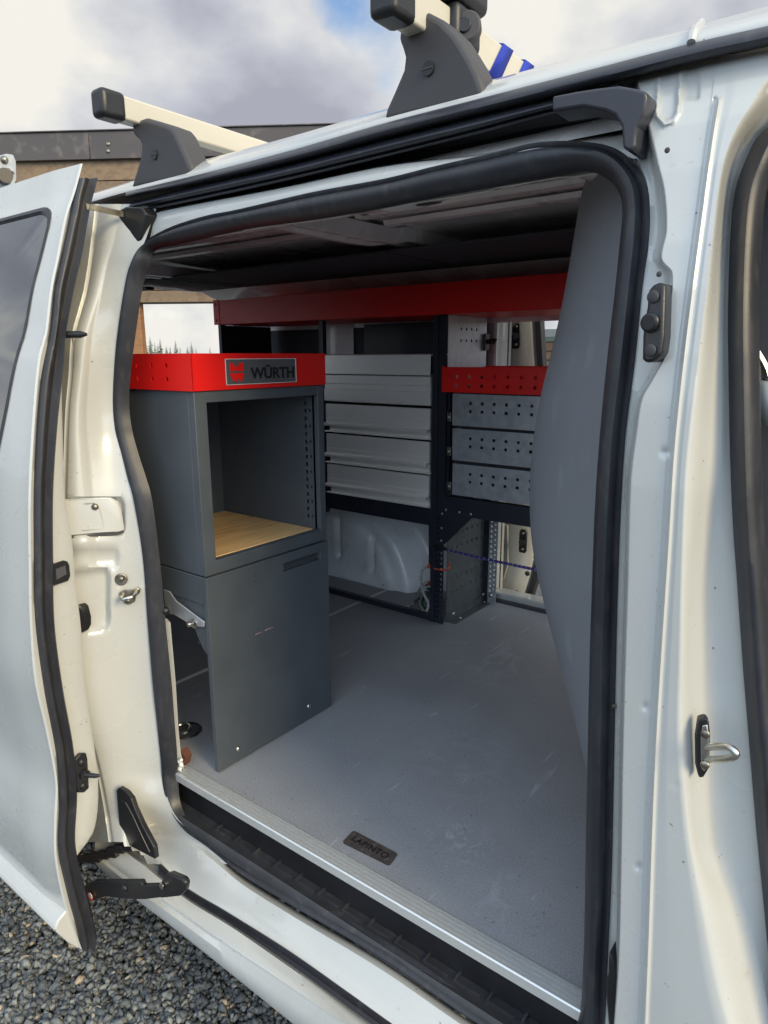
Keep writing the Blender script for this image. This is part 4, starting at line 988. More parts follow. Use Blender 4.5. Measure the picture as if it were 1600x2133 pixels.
c = D(137, 697); mb = MB(); mb.tube([c, c+np.array([.03, .015, 0]), c+np.array([.042, .02, 0])], [.007, .007, .003], 10); mb.build('edge_pin', M['blackp'], sd)

# ------------------------------------------------------------------ roof bars
def square_bar(root, c, L_, w_, h_, m):
    x, y, z = c
    return MB().box(x-w_/2, x+w_/2, y, y+L_, z-h_/2, z+h_/2).build('bar', m, root, bevel=.004)
def roof_bar(label, x, y0, z, outline, yf, capw=.042, caph=.052):
    r = thing('roof_bar', label, 'roof bar', (x, y0, z), group='roof bars across the van')
    square_bar(r, (x, y0+.03, z), 1.6, .034, caph*.84, M['cream'])
    MB().box(x-capw/2, x+capw/2, y0-.012, y0+.042, z-caph/2, z+caph/2).build('end_cap', M['blackp'], r, bevel=.010, seg=3)
    f = MB().prism([P(u, v, 1, yf) for u, v in outline], (0, .055, 0)).build('foot', M['foot'], r, bevel=.012, seg=3)
    return r, f
foot1 = [(272, 262), (284, 250), (302, 244), (330, 252), (355, 261), (364, 272), (376, 298), (388, 325), (398, 350), (392, 372), (270, 395), (280, 362), (290, 330), (293, 302), (287, 290), (276, 281)]
foot2 = [(838, 50), (850, 45), (875, 30), (889, 23), (918, 38), (946, 66), (963, 92), (980, 120), (994, 150), (1006, 182), (1008, 205), (796, 255), (803, 226), (819, 190), (838, 145), (841, 118), (836, 100), (828, 80), (831, 62)]
z1 = P(241, 225, 1, .86)
b1, f1 = roof_bar('pale square roof bar over the rear of the door opening', z1[0], .83, z1[2], foot1, .90)
z2 = P(832, 4, 1, .86)
b2, f2 = roof_bar('nearer roof bar wound with blue strap, with a black clamp', z2[0], .83, z2[2], foot2, .90, .046, .062)
for f, (u, v) in ((f1, (322, 322)), (f2, (893, 143))):
    c = P(u, v, 1, .899); mb = MB(); mb.cyl(c, (0, -1, 0), .0095, .0025, 22); o = mb.build('screw', M['blackp'], f)
    MB().box(c[0]-.009, c[0]+.009, c[1]-.0035, c[1]-.0025, c[2]-.0012, c[2]+.0012).build('screw_slot', M['foot'], o)
MB().obox(P(380, 286, 1, .96), (.02, 0, 0), (0, .01, 0), (0, 0, .006)).build('clamp_bolt', M['oldsteel'], b1, bevel=.003)
# strap wound round the second bar
mb = MB(); x, z = z2[0], z2[2]
def wrap(y, tilt, wd):
    ring = [(-.019, -.0275), (.019, -.0275), (.019, .0275), (-.019, .0275)]
    rows = []
    for k, (a, b) in enumerate(ring):
        yy = y+tilt*(b/.0235)*.5+tilt*.5*(a/.0185)
        rows.append([(x+a, yy, z+b), (x+a, yy+wd, z+b)])
    mb.grid(rows, cv=True)
for y in (1.085, 1.165, 1.26, 1.355, 1.45): wrap(y, .035, .036)
MB.build(mb, 'strap_winding', M['blue'], b2, solid=.0025)
# ski / pole clamp on the bar
c = np.array([x, 1.06, z])
ck = thing('rack_clamp', 'black plastic rack clamp with round knob on the nearer bar', 'clamp', (x, 1.04, z))
MB().box(x-.026, x+.030, .962, 1.035, z-.022, z+.034).build('clamp_body', M['blackp'], ck, bevel=.01, seg=3)
MB().box(x-.02, x+.034, .93, 1.05, z+.034, z+.075).build('clamp_jaw', M['blackp'], ck, bevel=.012, seg=3)
kc = P(966, 60, 1, .985)
kb = MB().cyl(kc+np.array([-.0, .012, 0]), (.5, -1, 0), .021, .022, 28).build('knob', M['foot'], ck, bevel=.003)
MB().cyl(kc+np.array([.006, -.008, 0]), (.5, -1, 0), .010, .005, 20).build('knob_cap', M['blackp'], kb, bevel=.001)
# loading roller bracket at the rear of the roof
c = P(12, 352, 0, -1.95)
rb = thing('roller_bracket', 'galvanised bolted bracket on the roof behind the open door', 'bracket', tuple(c))
MB().prism([P(u, v, 0, -1.95) for u, v in ((-60, 345), (-20, 328), (15, 320), (28, 322), (34, 336), (35, 375), (30, 386), (-60, 400))], (-.006, 0, 0)).build('bracket_plate', M['galv'], rb, bevel=.002)
for u, v, r in ((9, 333, .010), (17, 355, .005), (25, 360, .005)): MB().dome(P(u, v, 0, -1.948), (1, 0, 0), r, .01, 12).build('bolt', M['oldsteel'], rb, smooth=60)
mb = MB(); mb.cyl(P(8, 370, 0, -1.948), (1, -.3, 0), .018, .03, 18); mb.build('roller', M['blackp'], rb)
MB().tube([P(-30, 360, 0, -1.96), P(-30, 360, 0, -1.96)+np.array([0, .1, -.05]), (-1.96, 1.15, 1.36)], .012, 8).build('support', M['galv'], rb)

# ------------------------------------------------------------------ tool cabinet by the door
cab = thing('tool_cabinet', 'dark grey workbench cabinet with open compartment under a red tray, near the rear pillar', 'cabinet', (-1.42, 1.14, 0))
X1, X0, Y0, Y1 = -1.235, -1.64, .935, 1.348
zb, zt = .505, .925
fw = .012
# carcass: near side, far side, top, bottom frame, back
MB().box(X0, X1-.0225, Y0, Y0+.002, zb, zt).build('side_panel', M['grey'], cab, bevel=.001)
hl = []
for k in range(17):
    zz = .565-zb+k*.0205
    hl.append((.355, .363, zz, zz+.010))
    if k % 2 == 0: hl.append((.372, .378, zz+.002, zz+.010))
MB().perf((X0, Y1-.022, zb), (1, 0, 0), (0, 0, 1), X1-X0-.014, zt-zb, hl, (0, .002, 0)).build('side_panel', M['grey'], cab, smooth=0)
MB().box(X0, X1-.012, Y1-.004, Y1-.002, zb, zt).build('outer_panel', M['grey'], cab)
MB().box(X0, X1-.003, Y0+.004, Y1-.004, zt-.004, zt-.001).build('top_panel', M['grey'], cab)
MB().box(X0, X0+.002, Y0+.004, Y1-.004, zb, zt).build('back_panel', M['grey'], cab)
MB().box(X0+.002, X1-.03, Y0+.003, Y1-.022, .522, .536).build('shelf_board', M['wood'], cab, bevel=.001)
# front frame: four flat rails
oy0, oy1, oz0, oz1 = .968, 1.326, .537, .900
frm = [('frame_stile', (Y0, oy0, zb, zt)), ('frame_stile', (oy1, Y1, zb, zt)), ('frame_rail', (oy0, oy1, oz1, zt)), ('frame_rail', (oy0, oy1, zb, oz0))]
for nm, (a, b, c_, d) in frm: MB().box(X1-.022, X1, a, b, c_, d).build(nm, M['grey'], cab, bevel=.0012)
# lower cupboard: front leaf down to the floor, slotted grip hole, side skirt with slanted cut
O = (X1-.010, Y0-.002, 0.004)
MB().perf(O, (0, 1, 0), (0, 0, 1), Y1-Y0+.002, zb-.007, [(.245, .385, .452, .474)], (.014, 0, 0)).build('front_leaf', M['grey'], cab, bevel=.001, smooth=0)
mb = MB(); mb.box(X1-.05, X1-.012, Y0+.23, Y0+.40, .43, .49); mb.build('latch_box', M['darkfill'], cab)
mb = MB(); mb.box(X1-.016, X1-.006, Y0+.245, Y0+.385, .449, .456); mb.build('grip_edge', M['galv'], cab)
side = [(X0, zb-.004), (X1-.002, zb-.004), (X1-.002, .30), (X1-.03, .32), (-1.30, .375), (-1.40, .40), (-1.50, .41), (X0, .41)]
MB().prism([(x_, Y0+.002, z_) for x_, z_ in side], (0, .003, 0)).build('side_skirt', M['grey'], cab)
MB().box(X0, X1-.012, Y0-.001, Y0+.0015, .435, zb-.003).build('side_rail', M['grey'], cab, bevel=.001)
mb = MB()
for u, v in ((644, 1471), (497, 1560)):
    mb.dome(P(u, v, 0, X1+.004), (1, 0, 0), .0072, .004, 16)
mb.build('floor_screw', M['steel'], cab)
mb = MB()
for u, v in ((531, 1195), (531, 1211), (495, 1224), (614, 1296), (646, 1283)):
    mb.cyl(P(u, v, 0, X1+.0042), (1, 0, 0), .0022, .0006, 10)
mb.build('screw_hole', M['darkfill'], cab)
for k, (u, v) in enumerate(((361, 1245), (385, 1253), (413, 1264), (422, 1264), (425, 1300), (422, 1320), (414, 1338), (428, 1361))): MB().cyl(P(u, v, 1, Y0+.0016), (0, -1, 0), .0018, .0006, 8).build('side_hole', M['darkfill'], cab)
sc_m = MB()
def scratch(pts, wd):
    q3 = [P(u, v, 0, X1+.0043) for u, v in pts]
    for a_, b_ in zip(q3[:-1], q3[1:]):
        d_ = b_-a_; n_ = np.array([0, -d_[2], d_[1]]); n_ = n_/(np.linalg.norm(n_)+1e-9)*wd
        sc_m.prism([a_-n_, b_-n_*.4, b_+n_*.4, a_+n_], (.0002, 0, 0))
for pts, wd in ((((455, 1411), (470, 1404), (484, 1398)), .0007), (((486, 1390), (496, 1384), (512, 1379)), .0010), (((488, 1385), (492, 1381)), .0016), (((518, 1276), (532, 1258)), .0006), (((516, 1331), (521, 1328)), .0012),
                (((668, 1263), (675, 1263)), .0010), (((452, 1496), (453, 1502)), .0010), (((636, 1398), (643, 1398)), .0008), (((560, 1450), (586, 1437)), .0004), (((600, 1400), (618, 1386)), .0004), (((480, 1500), (500, 1470)), .0004)): scratch(pts, wd)
tag(sc_m.build('scuff_marks', M['plate'], cab, smooth=0), kind='stuff')
sc_m = MB(); scratch(((532, 1322), (545, 1316)), .0010); scratch(((552, 1313), (570, 1306)), .0012); tag(sc_m.build('pink_scratch', mat('pink_scratch', (.55, .30, .34), .6), cab, smooth=0), kind='stuff')
# galvanised stay with bolt
MB().prism([P(u, v, 1, Y0-.008) for u, v in ((340, 1228), (352, 1232), (366, 1252), (425, 1296), (424, 1306), (415, 1306), (395, 1300), (362, 1280), (345, 1278))], (0, .004, 0)).build('stay_bracket', M['galv'], cab, bevel=.001)
mb = MB(); c = P(404, 1298, 1, Y0-.008); mb.cyl(c, (0, -1, 0), .0125, .002, 20); mb.build('washer', M['steel'], cab)
mb = MB(); mb.cyl(c+np.array([0, -.002, 0]), (-.3, -1, 0), .007, .014, 6); mb.build('bolt', M['steel'], cab, bevel=.001)
# red tray on top: four walls with real square holes, chamfered corner
rh = [(.0, .0, 0, 0)]
def holes(u0, n, du, v0, m_, dv, s_, stag=0):
    return [(u0+i*du+(stag if j % 2 else 0), u0+i*du+s_+(stag if j % 2 else 0), v0+j*dv, v0+j*dv+s_) for j in range(m_) for i in range(n)]
tz0, tz1 = .926, 1.006
MB().perf((X0, Y0-.006, tz0), (1, 0, 0), (0, 0, 1), X1-X0+.006, tz1-tz0, [(L0, L0+.009, z0, z0+.009) for L0 in [(X1-X0)-.088-k*.055 for k in range(6)] for z0 in (.020, .050)], (0, .002, 0)).build('tray_wall', M['red'], cab, smooth=0)
MB().box(X1+.004, X1+.006, Y0-.006, Y1+.004, tz0, tz1).build('tray_wall', M['red'], cab, bevel=.0008)
MB().box(X0, X1+.004, Y1+.002, Y1+.004, tz0, tz1).build('tray_wall', M['red'], cab)
MB().box(X0, X0+.002, Y0-.004, Y1+.002, tz0, tz1).build('tray_wall', M['red'], cab)
MB().box(X0+.002, X1+.004, Y0-.004, Y1+.002, tz0, tz0+.002).build('tray_floor', M['red'], cab)
# plate with emblem and lettering
pc = [P(u, v, 0, X1+.0062) for u, v in ((469, 749), (616, 745), (616, 796), (470, 802))]
ya, yb = (pc[0][1]+pc[3][1])/2, (pc[1][1]+pc[2][1])/2; za, zc_ = (pc[3][2]+pc[2][2])/2, (pc[0][2]+pc[1][2])/2
px = X1+.006
plt = MB().box(px, px+.0015, ya, yb, za, zc_).build('name_plate', M['plate'], cab, bevel=.0005)
def yz(fy, fz): return (px+.0016, lerp(ya, yb, fy), lerp(za, zc_, fz))
edge = MB(); e_ = .0012
for a, b, c_, d in ((0, 1, 0, .02), (0, 1, .98, 1), (0, .006, .02, .98), (.994, 1, .02, .98)):
    p, q_ = yz(a, c_), yz(b, d); edge.box(px+.0015, px+.0022, p[1], q_[1], p[2], q_[2])
edge.build('plate_rim', M['alu'], plt)
em = MB()
up_ = [(.055, .84), (.105, .84), (.105, .74), (.125, .70), (.150, .70), (.170, .74), (.170, .84), (.235, .84), (.235, .53), (.055, .53)]
lo_ = [(.052, .45), (.240, .45), (.232, .30), (.205, .17), (.170, .10), (.168, .20), (.158, .23), (.148, .23), (.138, .20), (.134, .10), (.095, .17), (.062, .30)]
for poly in (up_, lo_): em.prism([yz(a, b) for a, b in poly], (.0008, 0, 0))
em.build('emblem', M['red'], plt)
mt = Matrix(((0, 0, 1, px+.0019), (1, 0, 0, lerp(ya, yb, .645)), (0, 1, 0, lerp(za, zc_, .475)), (0, 0, 0, 1)))
text('WÜRTH', 'lettering', M['letter'], plt, mt, .05, .0015, .0006, 1.0, fit=((yb-ya)*.64, (zc_-za)*.56))
MB().box(X0-.0, X1+.008, Y0+.10, Y0+.104, tz1, tz1+.0).v if False else None

# ------------------------------------------------------------------ far shelving rack
rk = thing('shelving_rack', 'tall black and aluminium shelving rack with drawers along the far side of the van', 'shelving', (-1.5, 2.2, 0))
YF = 2.07
def zf(u, v): return float(P(u, v, 1, YF)[2])
def xf_(u, v): return float(P(u, v, 1, YF)[0])
xc = -1.345     # column
MB().box(xc-.022, xc-.001, YF-.004, YF+.028, .0, 1.135).build('column', M['navy'], rk, bevel=.0015)
# perforated column half
hl = []
n_ = 0
for k in range(52):
    zz = .02+k*.0205
    if zz > .42: break
    hl.append((.006, .0125, zz, zz+.0085)); hl.append((.020, .0265, zz+.0100, zz+.0175))
MB().perf((xc+.001, YF, 0), (1, 0, 0), (0, 0, 1), .033, 1.135, hl, (0, .002, 0)).build('perforated_column', M['navy'], rk, smooth=0)
MB().box(xc+.0, xc+.002, YF+.002, YF+.030, 0, 1.135).build('column_flange', M['navy'], rk)
# front strip between column and trays (dark), slides
MB().box(-1.309, -1.300, YF+.010, YF+.035, .44, .885).build('tray_guide', M['navy'], rk)
# red overhead trough
zb1, zt1 = 1.138, 1.238
hsp = [P(443, 640, 1, 2.04)[0]]
trx0 = float(P(446, 650, 1, 2.04)[0])
tr = MB().box(trx0+.04, -.45, 2.038, 2.041, zb1, zt1).build('shelf_trough_front', M['red'], rk, bevel=.001)
tr['label'] = 'red front wall of the overhead trough'
MB().box(trx0+.22, -.45, 2.035, 2.038, zb1-.002, zt1+.001).build('trough_front_sleeve', M['red'], rk, bevel=.001)
MB().box(trx0, trx0+.04, 2.036, 2.04, zb1-.003, zt1+.003).build('trough_end_cap', M['red'], rk, bevel=.002)
MB().box(trx0, -.45, 2.04, 2.36, zb1-.002, zb1+.001).build('trough_floor', M['red'], rk)
MB().box(trx0, -.45, 2.36, 2.362, zb1, zt1+.02).build('trough_back', M['red'], rk)
for zz in (1.155, 1.222): MB().dome((trx0+.018, 2.036, zz), (0, -1, 0), .006, .003, 12).build('rivet', M['red'], rk, smooth=60)
# left end panel (black, perforated) and a second frame column
hl = holes(.05, 7, .032, .62, 9, .045, .010)
MB().perf((-2.515, YF, .0), (0, 1, 0), (0, 0, 1), .31, 1.135, [h for h in hl], (-.002, 0, 0)).build('end_panel', M['navy'], rk, smooth=0)
MB().box(-2.525, -2.505, YF-.002, YF+.026, 0, 1.137).build('column', M['navy'], rk, bevel=.0015)
hl = []
for k in range(27):
    zz = .455+k*.0205; hl += [(.004, .010, zz, zz+.009)]
MB().perf((-1.912, YF-.002, .36), (1, 0, 0), (0, 0, 1), .022, .775, [(a, b, c_-.36, d-.36) for a, b, c_, d in hl], (0, .02, 0)).build('column', M['navy'], rk, smooth=0)
MB().box(-1.912, -1.90, YF+.02, YF+.026, .36, 1.135).build('column_backing', M['darkfill'], rk)
# back wall panels
MB().box(-2.51, -1.35, 2.355, 2.36, .44, 1.13).build('back_panel', M['navy'], rk) if False else None
MB().box(-1.905, -1.35, 2.345, 2.35, .44, 1.13).build('back_panel', M['navy'], rk)
# base beam under the drawers, bottom rail, black legs plate
zb_t, zb_b = zf(904, 1060), zf(893, 1094)
MB().box(-2.50, xc-.022, YF-.002, YF+.03, zb_b, zb_t).build('beam', M['navy'], rk, bevel=.0015)
MB().box(-2.50, xc-.022, YF+.03, 2.35, zb_t-.006, zb_t-.003).build('deck', M['navy'], rk)
MB().box(-2.50, xc-.022, YF+.002, YF+.024, 0, .022).build('bottom_rail', M['navy'], rk, bevel=.001)
MB().prism([P(u, v, 1, YF+.016) for u, v in ((893, 1092), (907, 1092), (907, 1198), (903, 1196), (896, 1186), (893, 1172))], (0, .002, 0)).build('edge_plate', M['navy'], rk)
# aluminium front: top flap and drawers (profile lofted along x)
def zv(v): return zf(904, v)
xr = xc-.027
def drawer(x0, x1, name, sec, label=None, mtl='alu'):
    o = MB().prism([(x0, y, z) for y, z in sec], (x1-x0, 0, 0)).build(name, M[mtl], rk, bevel=.0006, smooth=20)
    if label: o['label'] = label
    return o
spans = ((-1.888, xr, True), (-2.49, -1.92, False))
for x0, x1, main in spans:
    a, b = zv(782), zv(739)
    drawer(x0, x1, 'top_flap', [(YF-.012, a), (YF-.010, b), (YF-.004, b+.003), (YF+.20, b+.004), (YF+.20, b), (YF-.006, b-.004), (YF-.006, a)])
    # drawer with two steps
    z0, z1_, z2_, z3 = zv(846), zv(818), zv(804), zv(785)
    drawer(x0, x1-.004, 'drawer_front', [(YF, z0), (YF-.004, z0+.004), (YF-.004, z1_), (YF, z1_+.002), (YF, z2_-.002), (YF-.004, z2_), (YF-.004, z3), (YF+.006, z3+.002), (YF+.25, z3+.002), (YF+.25, z3), (YF+.010, z3-.002), (YF+.010, z0)], 'widest stepped drawer front under the flap')
    for (t, m1, m2, m3, m4, m5) in ((852, 884, 895, 899, 903, 915), (922, 954, 965, 969, 974, 987), (993, 1025, 1036, 1039, 1043, 1057)):
        zt_, za_, zb__, zl0, zl1, zr = (zv(q_) for q_ in (t, m1, m2, m3, m4, m5))
        f = drawer(x0+.003, x1-.008, 'drawer_front', [(YF+.010, zt_), (YF+.002, zt_), (YF, zt_-.002), (YF, za_+.0006), (YF+.0012, za_), (YF-.001, za_-.0006), (YF-.001, zb__), (YF-.016, zb__-.002), (YF-.020, zl0), (YF-.018, zl1), (YF-.010, zl1+.001), (YF-.004, zl1+.006), (YF+.006, zb__-.004), (YF+.010, zb__)])
        drawer(x0+.022, x1-.006, 'grip_strip', [(YF+.006, zb__-.006), (YF-.002, zl1+.002), (YF+.002, zr+.004), (YF-.010, zr+.003), (YF-.012, zr), (YF+.010, zr-.001)])
        drawer(x0+.003, x1, 'lower_lip', [(YF+.004, zr+.002), (YF-.009, zr+.0012), (YF-.010, zr-.003), (YF+.004, zr-.004)])
        MB().box(x0+.004, x1-.004, YF+.011, YF+.25, zr-.002, zt_-.001).build('drawer_body', M['darkfill'], rk)
# side bits between drawers and column
MB().box(xr+.001, xr+.004, YF+.0, YF+.25, zb_t, zv(785)).build('drawer_guide', M['darkfill'], rk)

# right bay
side_holes = holes(.06, 6, .033, .26, 2, .045, .009)
# upper side panel, pale grey
O = (xc+.036, YF+.002, .885)
uh = holes(.082, 4, .036, 1.066-.885-.02, 2, .040, .010)
MB().perf(O, (0, 1, 0), (0, 0, 1), .27, .25, uh, (.002, 0, 0)).build('upper_side_panel', M['galv'], rk, smooth=0)
# lower side panel
O = (xc+.036, YF+.020, .012)
lh = []
for (v0, du) in ((.325, 0), (.272, .0), (.150, 0), (.098, 0)):
    for i in range(7): lh.append((.028+i*.037, .036+i*.037, v0, v0+.011))
MB().perf(O, (0, 1, 0), (0, 0, 1), .30, .43, lh, (.002, 0, 0)).build('lower_side_panel', M['galvd'], rk, smooth=0)
MB().prism([(xc+.038, YF+.03, .0), (xc+.075, YF+.03, 0), (xc+.075, YF+.03, .003), (xc+.042, YF+.03, .003), (xc+.042, YF+.03, .030), (xc+.038, YF+.03, .030)], (0, .29, 0)).build('floor_bracket', M['galvd'], rk)
for u, v in ((958, 1287), (1010, 1253)): MB().dome(P(u, v, 2, .003), (0, 0, 1), .007, .004, 14).build('floor_screw', M['steel'], rk, smooth=60)
for u, v in ((945, 1278), (1007, 1238)): MB().dome(P(u, v, 0, xc+.042), (1, 0, 0), .007, .005, 14).build('floor_screw', M['steel'], rk, smooth=60)
MB().dome(P(1022, 1240, 1, 2.36), (0, -1, 0), .009, .005, 14).build('floor_screw', M['steel'], rk, smooth=60)
# rear column pair of the right bay
MB().box(xc+.038, xc+.058, 2.372, 2.39, 0, .45).build('rear_column', M['navy'], rk, bevel=.001)
hl = []
for k in range(20):
    zz = .03+k*.021; hl += [(.006, .013, zz, zz+.010), (.024, .030, zz+.010, zz+.018)]
MB().perf((xc+.060, 2.372, 0), (1, 0, 0), (0, 0, 1), .038, .45, hl, (0, .002, 0)).build('rear_perforated_column', M['galv'], rk, smooth=0)
# red tray right
x0t = float(P(921, 790, 1, YF-.006)[0]); zt0, zt1 = zf(921, 815)-.002, zf(921, 764)
th = holes(.056, 15, .049, .018, 2, .031, .0105)
ft = MB().perf((x0t, YF-.008, zt0), (1, 0, 0), (0, 0, 1), -.45-x0t, zt1-zt0, th, (0, .002, 0)).build('red_tray_front', M['red'], rk, smooth=0)
MB().box(x0t, -.45, YF-.006, YF+.27, zt0, zt0+.002).build('red_tray_floor', M['red'], rk)
MB().box(x0t, -.45, YF+.27, YF+.272, zt0, zt1+.0).build('red_tray_back', M['red'], rk)
MB().box(x0t, x0t+.002, YF-.006, YF+.27, zt0+.002, zt1+.004).build('red_tray_side', M['red'], rk)
# galvanised bins on slides
for (va, vb) in ((820, 886), (892, 958), (965, 1030)):
    zt_, zb__ = zf(943, va), zf(943, vb)
    xb0 = float(P(943, va, 1, YF)[0])
    hh = holes(.068, 9, .046, (zt_-zb__)*.42, 2, .028, .0100)
    b_ = MB().perf((xb0, YF, zb__), (1, 0, 0), (0, 0, 1), .80, zt_-zb__, hh, (0, .0015, 0)).build('bin_front', M['galv'], rk, smooth=0)
    MB().box(xb0, xb0+.0015, YF+.002, YF+.27, zb__, zt_).build('bin_side', M['galv'], b_)
    MB().box(xb0, xb0+.80, YF+.002, YF+.27, zb__, zb__+.0015).build('bin_floor', M['galv'], b_)
    dz = zt_-zb__
    lp2 = [(.012, .10), (.040, .08), (.040, .80), (.034, .90), (.012, .93)]
    MB().prism([(xb0+a, YF-.0008, zb__+dz*b) for a, b in lp2], (0, .001, 0)).build('label_holder', M['galv'], b_, bevel=.0006)
    sb = MB().box(xb0-.020, xb0-.004, YF-.004, YF+.25, zb__+dz*.12, zb__+dz*.40).build('slide', M['oldsteel'], b_, bevel=.002)
    mb = MB(); mb.dome((xb0-.012, YF-.004, zb__+dz*.26), (0, -1, 0), .0055, .004, 10); mb.build('slide_roller', M['steel'], sb)
MB().box(xc+.034, -.45, YF+.05, YF+.06, zf(943, 1034), zt0).build('bin_backing', M['darkfill'], rk)
z_a, z_b = zf(935, 1034), zf(935, 1071)
MB().box(xc+.034, -.45, YF-.003, YF+.03, z_b, z_a).build('beam', M['navy'], rk, bevel=.0015)
gus = MB().prism([P(u, v, 1, YF-.0045) for u, v in ((920, 1052), (988, 1070), (986, 1077), (926, 1134), (918, 1132))], (0, .0015, 0)).build('gusset', M['navy'], rk, bevel=.0008)
for u, v in ((929, 1062), (921, 1070), (957, 1067), (981, 1071), (920, 1100), (919, 1126)): MB().dome(P(u, v, 1, YF-.006), (0, -1, 0), .0045, .003, 12).build('bolt', M['steel'], gus, smooth=60)
# hook pad on the upper side panel
c = P(1014, 712, 0, xc+.045)
o = MB().box(c[0], c[0]+.006, c[1]-.022, c[1]+.012, c[2]-.032, c[2]+.030).build('catch_pad', M['blackp'], rk, bevel=.002)
MB().tube([c+np.array([.004, 0, 0]), c+np.array([.03, .0, .004]), c+np.array([.036, .004, 0])], [.009, .008, .012], 12).build('catch_knob', M['blackp'], o)

# ------------------------------------------------------------------ cords
def rope(name, label, cat, px_pts, r, m, group=None, extra=None):
    pts = [P(u, v, a, val) for u, v, a, val in px_pts]
    base = tuple(min(pts, key=lambda p: p[2]))
    t = thing(name, label, cat, base)
    MB().tube(catmull(pts, 8, False), r, 8).build('cord', m, t, smooth=60)
    return t, pts
t, p_ = rope('bungee', 'purple bungee cord stretched from the rack column towards the far door', 'bungee', [(912, 1142, 1, 2.058), (930, 1145, 1, 2.056), (1000, 1162, 1, 1.93), (1070, 1177, 1, 1.80), (1135, 1191, 1, 1.66), (1200, 1205, 1, 1.5)], .0042, M['purple'])
mb = MB(); 
pp = catmull(p_, 14, False)
for i in range(14, len(pp)-1, 2):
    d_ = pp[i+1]-pp[i]; d_ /= np.linalg.norm(d_); mb.tube([pp[i]-d_*.0012, pp[i]+d_*.0012], .0046, 8)
mb.build('fleck', M['whitec'], t)
MB().tube(catmull([P(u, v, 1, 2.05) for u, v in ((903, 1138), (915, 1141), (930, 1143))], 4, False), .006, 8).build('hook', M['blackp'], t)
t, p_ = rope('bungee', 'grey white bungee cord with an orange hook on the column', 'bungee', [(897, 1181, 1, 2.09), (886, 1182, 1, 2.10), (877, 1195, 1, 2.11), (880, 1230, 1, 2.13), (893, 1258, 1, 2.13), (884, 1275, 2, .006), (872, 1245, 2, .01), (876, 1225, 1, 2.16), (890, 1212, 1, 2.16)], .0055, M['whitec'])
MB().tube(catmull([P(u, v, 1, y) for u, v, y in ((904, 1184, 2.07), (918, 1187, 2.055), (932, 1186, 2.05), (937, 1180, 2.055), (934, 1172, 2.07))], 5, False), .0034, 8).build('hook', M['orange'], t)
MB().tube([P(893, 1179, 1, 2.088), P(906, 1182, 1, 2.076)], .0085, 10).build('hook_ferrule', M['orange'], t)
t, p_ = rope('bungee', 'green bungee cord lying coiled on the floor behind the bottom rail', 'bungee', [(838, 1213, 2, .006), (856, 1215, 2, .012), (875, 1222, 2, .010), (900, 1230, 2, .008), (884, 1242, 2, .008), (880, 1262, 2, .006), (896, 1270, 2, .006), (905, 1262, 2, .03), (900, 1235, 2, .05)], .005, M['green'])
MB().tube(catmull([P(u, v, 2, .012) for u, v in ((842, 1262), (856, 1262), (864, 1252), (872, 1246))], 5, False), .0028, 8).build('hook', M['steel'], t)
MB().tube([P(862, 1254, 2, .012), P(872, 1247, 2, .012)], .0075, 10).build('hook_ferrule', M['oldsteel'], t)
MB().tube([P(852, 1214, 2, .012), P(866, 1214, 2, .012)], .0065, 10).build('hook_ferrule', M['oldsteel'], t)
t = thing('bungee_hook', 'red orange hook end resting on the cords behind the column', 'hook', tuple(P(890, 1215, 2, .0)))
MB().tube(catmull([P(u, v, 1, 2.2) for u, v in ((884, 1216), (894, 1214), (901, 1206), (906, 1202))], 5, False), .0042, 8).build('hook', M['orange'], t)
MB().tube([P(886, 1217, 1, 2.2), P(893, 1215, 1, 2.2)], .009, 10).build('hook_ferrule', M['orange'], t)

# ------------------------------------------------------------------ surroundings
# carport behind: plane roughly facing the camera. direction along the wall
dirw = ray(1600, 740)-ray(0, 747); dirw = np.array([dirw[0], dirw[1], 0]); dirw /= np.linalg.norm(dirw); 
th_ = math.radians(-4.0); dirw = np.array([dirw[0]*math.cos(th_)-dirw[1]*math.sin(th_), dirw[0]*math.sin(th_)+dirw[1]*math.cos(th_), 0])
p0 = CAM+ray(300, 747)/np.linalg.norm(ray(300, 747))*8.0; p0 = np.array([p0[0], p0[1], 0])
nrm = np.array([-dirw[1], dirw[0], 0])
if np.dot(nrm, p0) > 0: nrm = -nrm      # towards the camera
def onw(u, v, d=0.0):
    r = ray(u, v); t = np.dot(p0+nrm*d-CAM, nrm)/np.dot(r, nrm); return CAM+r*t
ca = thing('carport', 'wooden carport with brown metal fascia standing behind the van', 'carport', (float(p0[0]), float(p0[1]), GZ))
ztop = onw(300, 276)[2]; zfb = onw(200, 336)[2]; zbot = onw(300, 626)[2]
def wbox(a, b, z0, z1, d0, d1):
    q0 = p0+dirw*a; q1 = p0+dirw*b
    pts = [q0+nrm*d0, q1+nrm*d0, q1+nrm*d1, q0+nrm*d1]
    return MB().prism([np.array([p[0], p[1], z0]) for p in pts], (0, 0, z1-z0))
for a, b in ((-5.2, -.36), (-.355, 4.5), (4.505, 9)):
    wbox(a, b, zfb, ztop, .05, .08).build('fascia_sheet', M['brown'], ca, bevel=.004)
wbox(-5.2, 9, ztop, ztop+.012, -1.5, .10).build('roof_cap', M['brown'], ca, bevel=.003)
mb = MB()
for v in (300, 315): c = onw(225, v, .08); mb.dome(c, nrm, .022, .012, 10)
mb.build('fascia_screw', M['oldsteel'], ca)
nb = 9; zz = zfb+.02
bh = .215
k = 0
while zz > zbot+.02:
    z0_ = max(zz-bh, zbot)
    wbox(-5.2, 9, z0_+.008, zz, 0, .025+.002*(k % 2)).build('siding_board', M['siding'], ca, bevel=.003); zz = z0_; k += 1
wbox(-5.2, 9, zbot, ztop, -.03, -.005).build('backing_wall', M['darkfill'], ca)
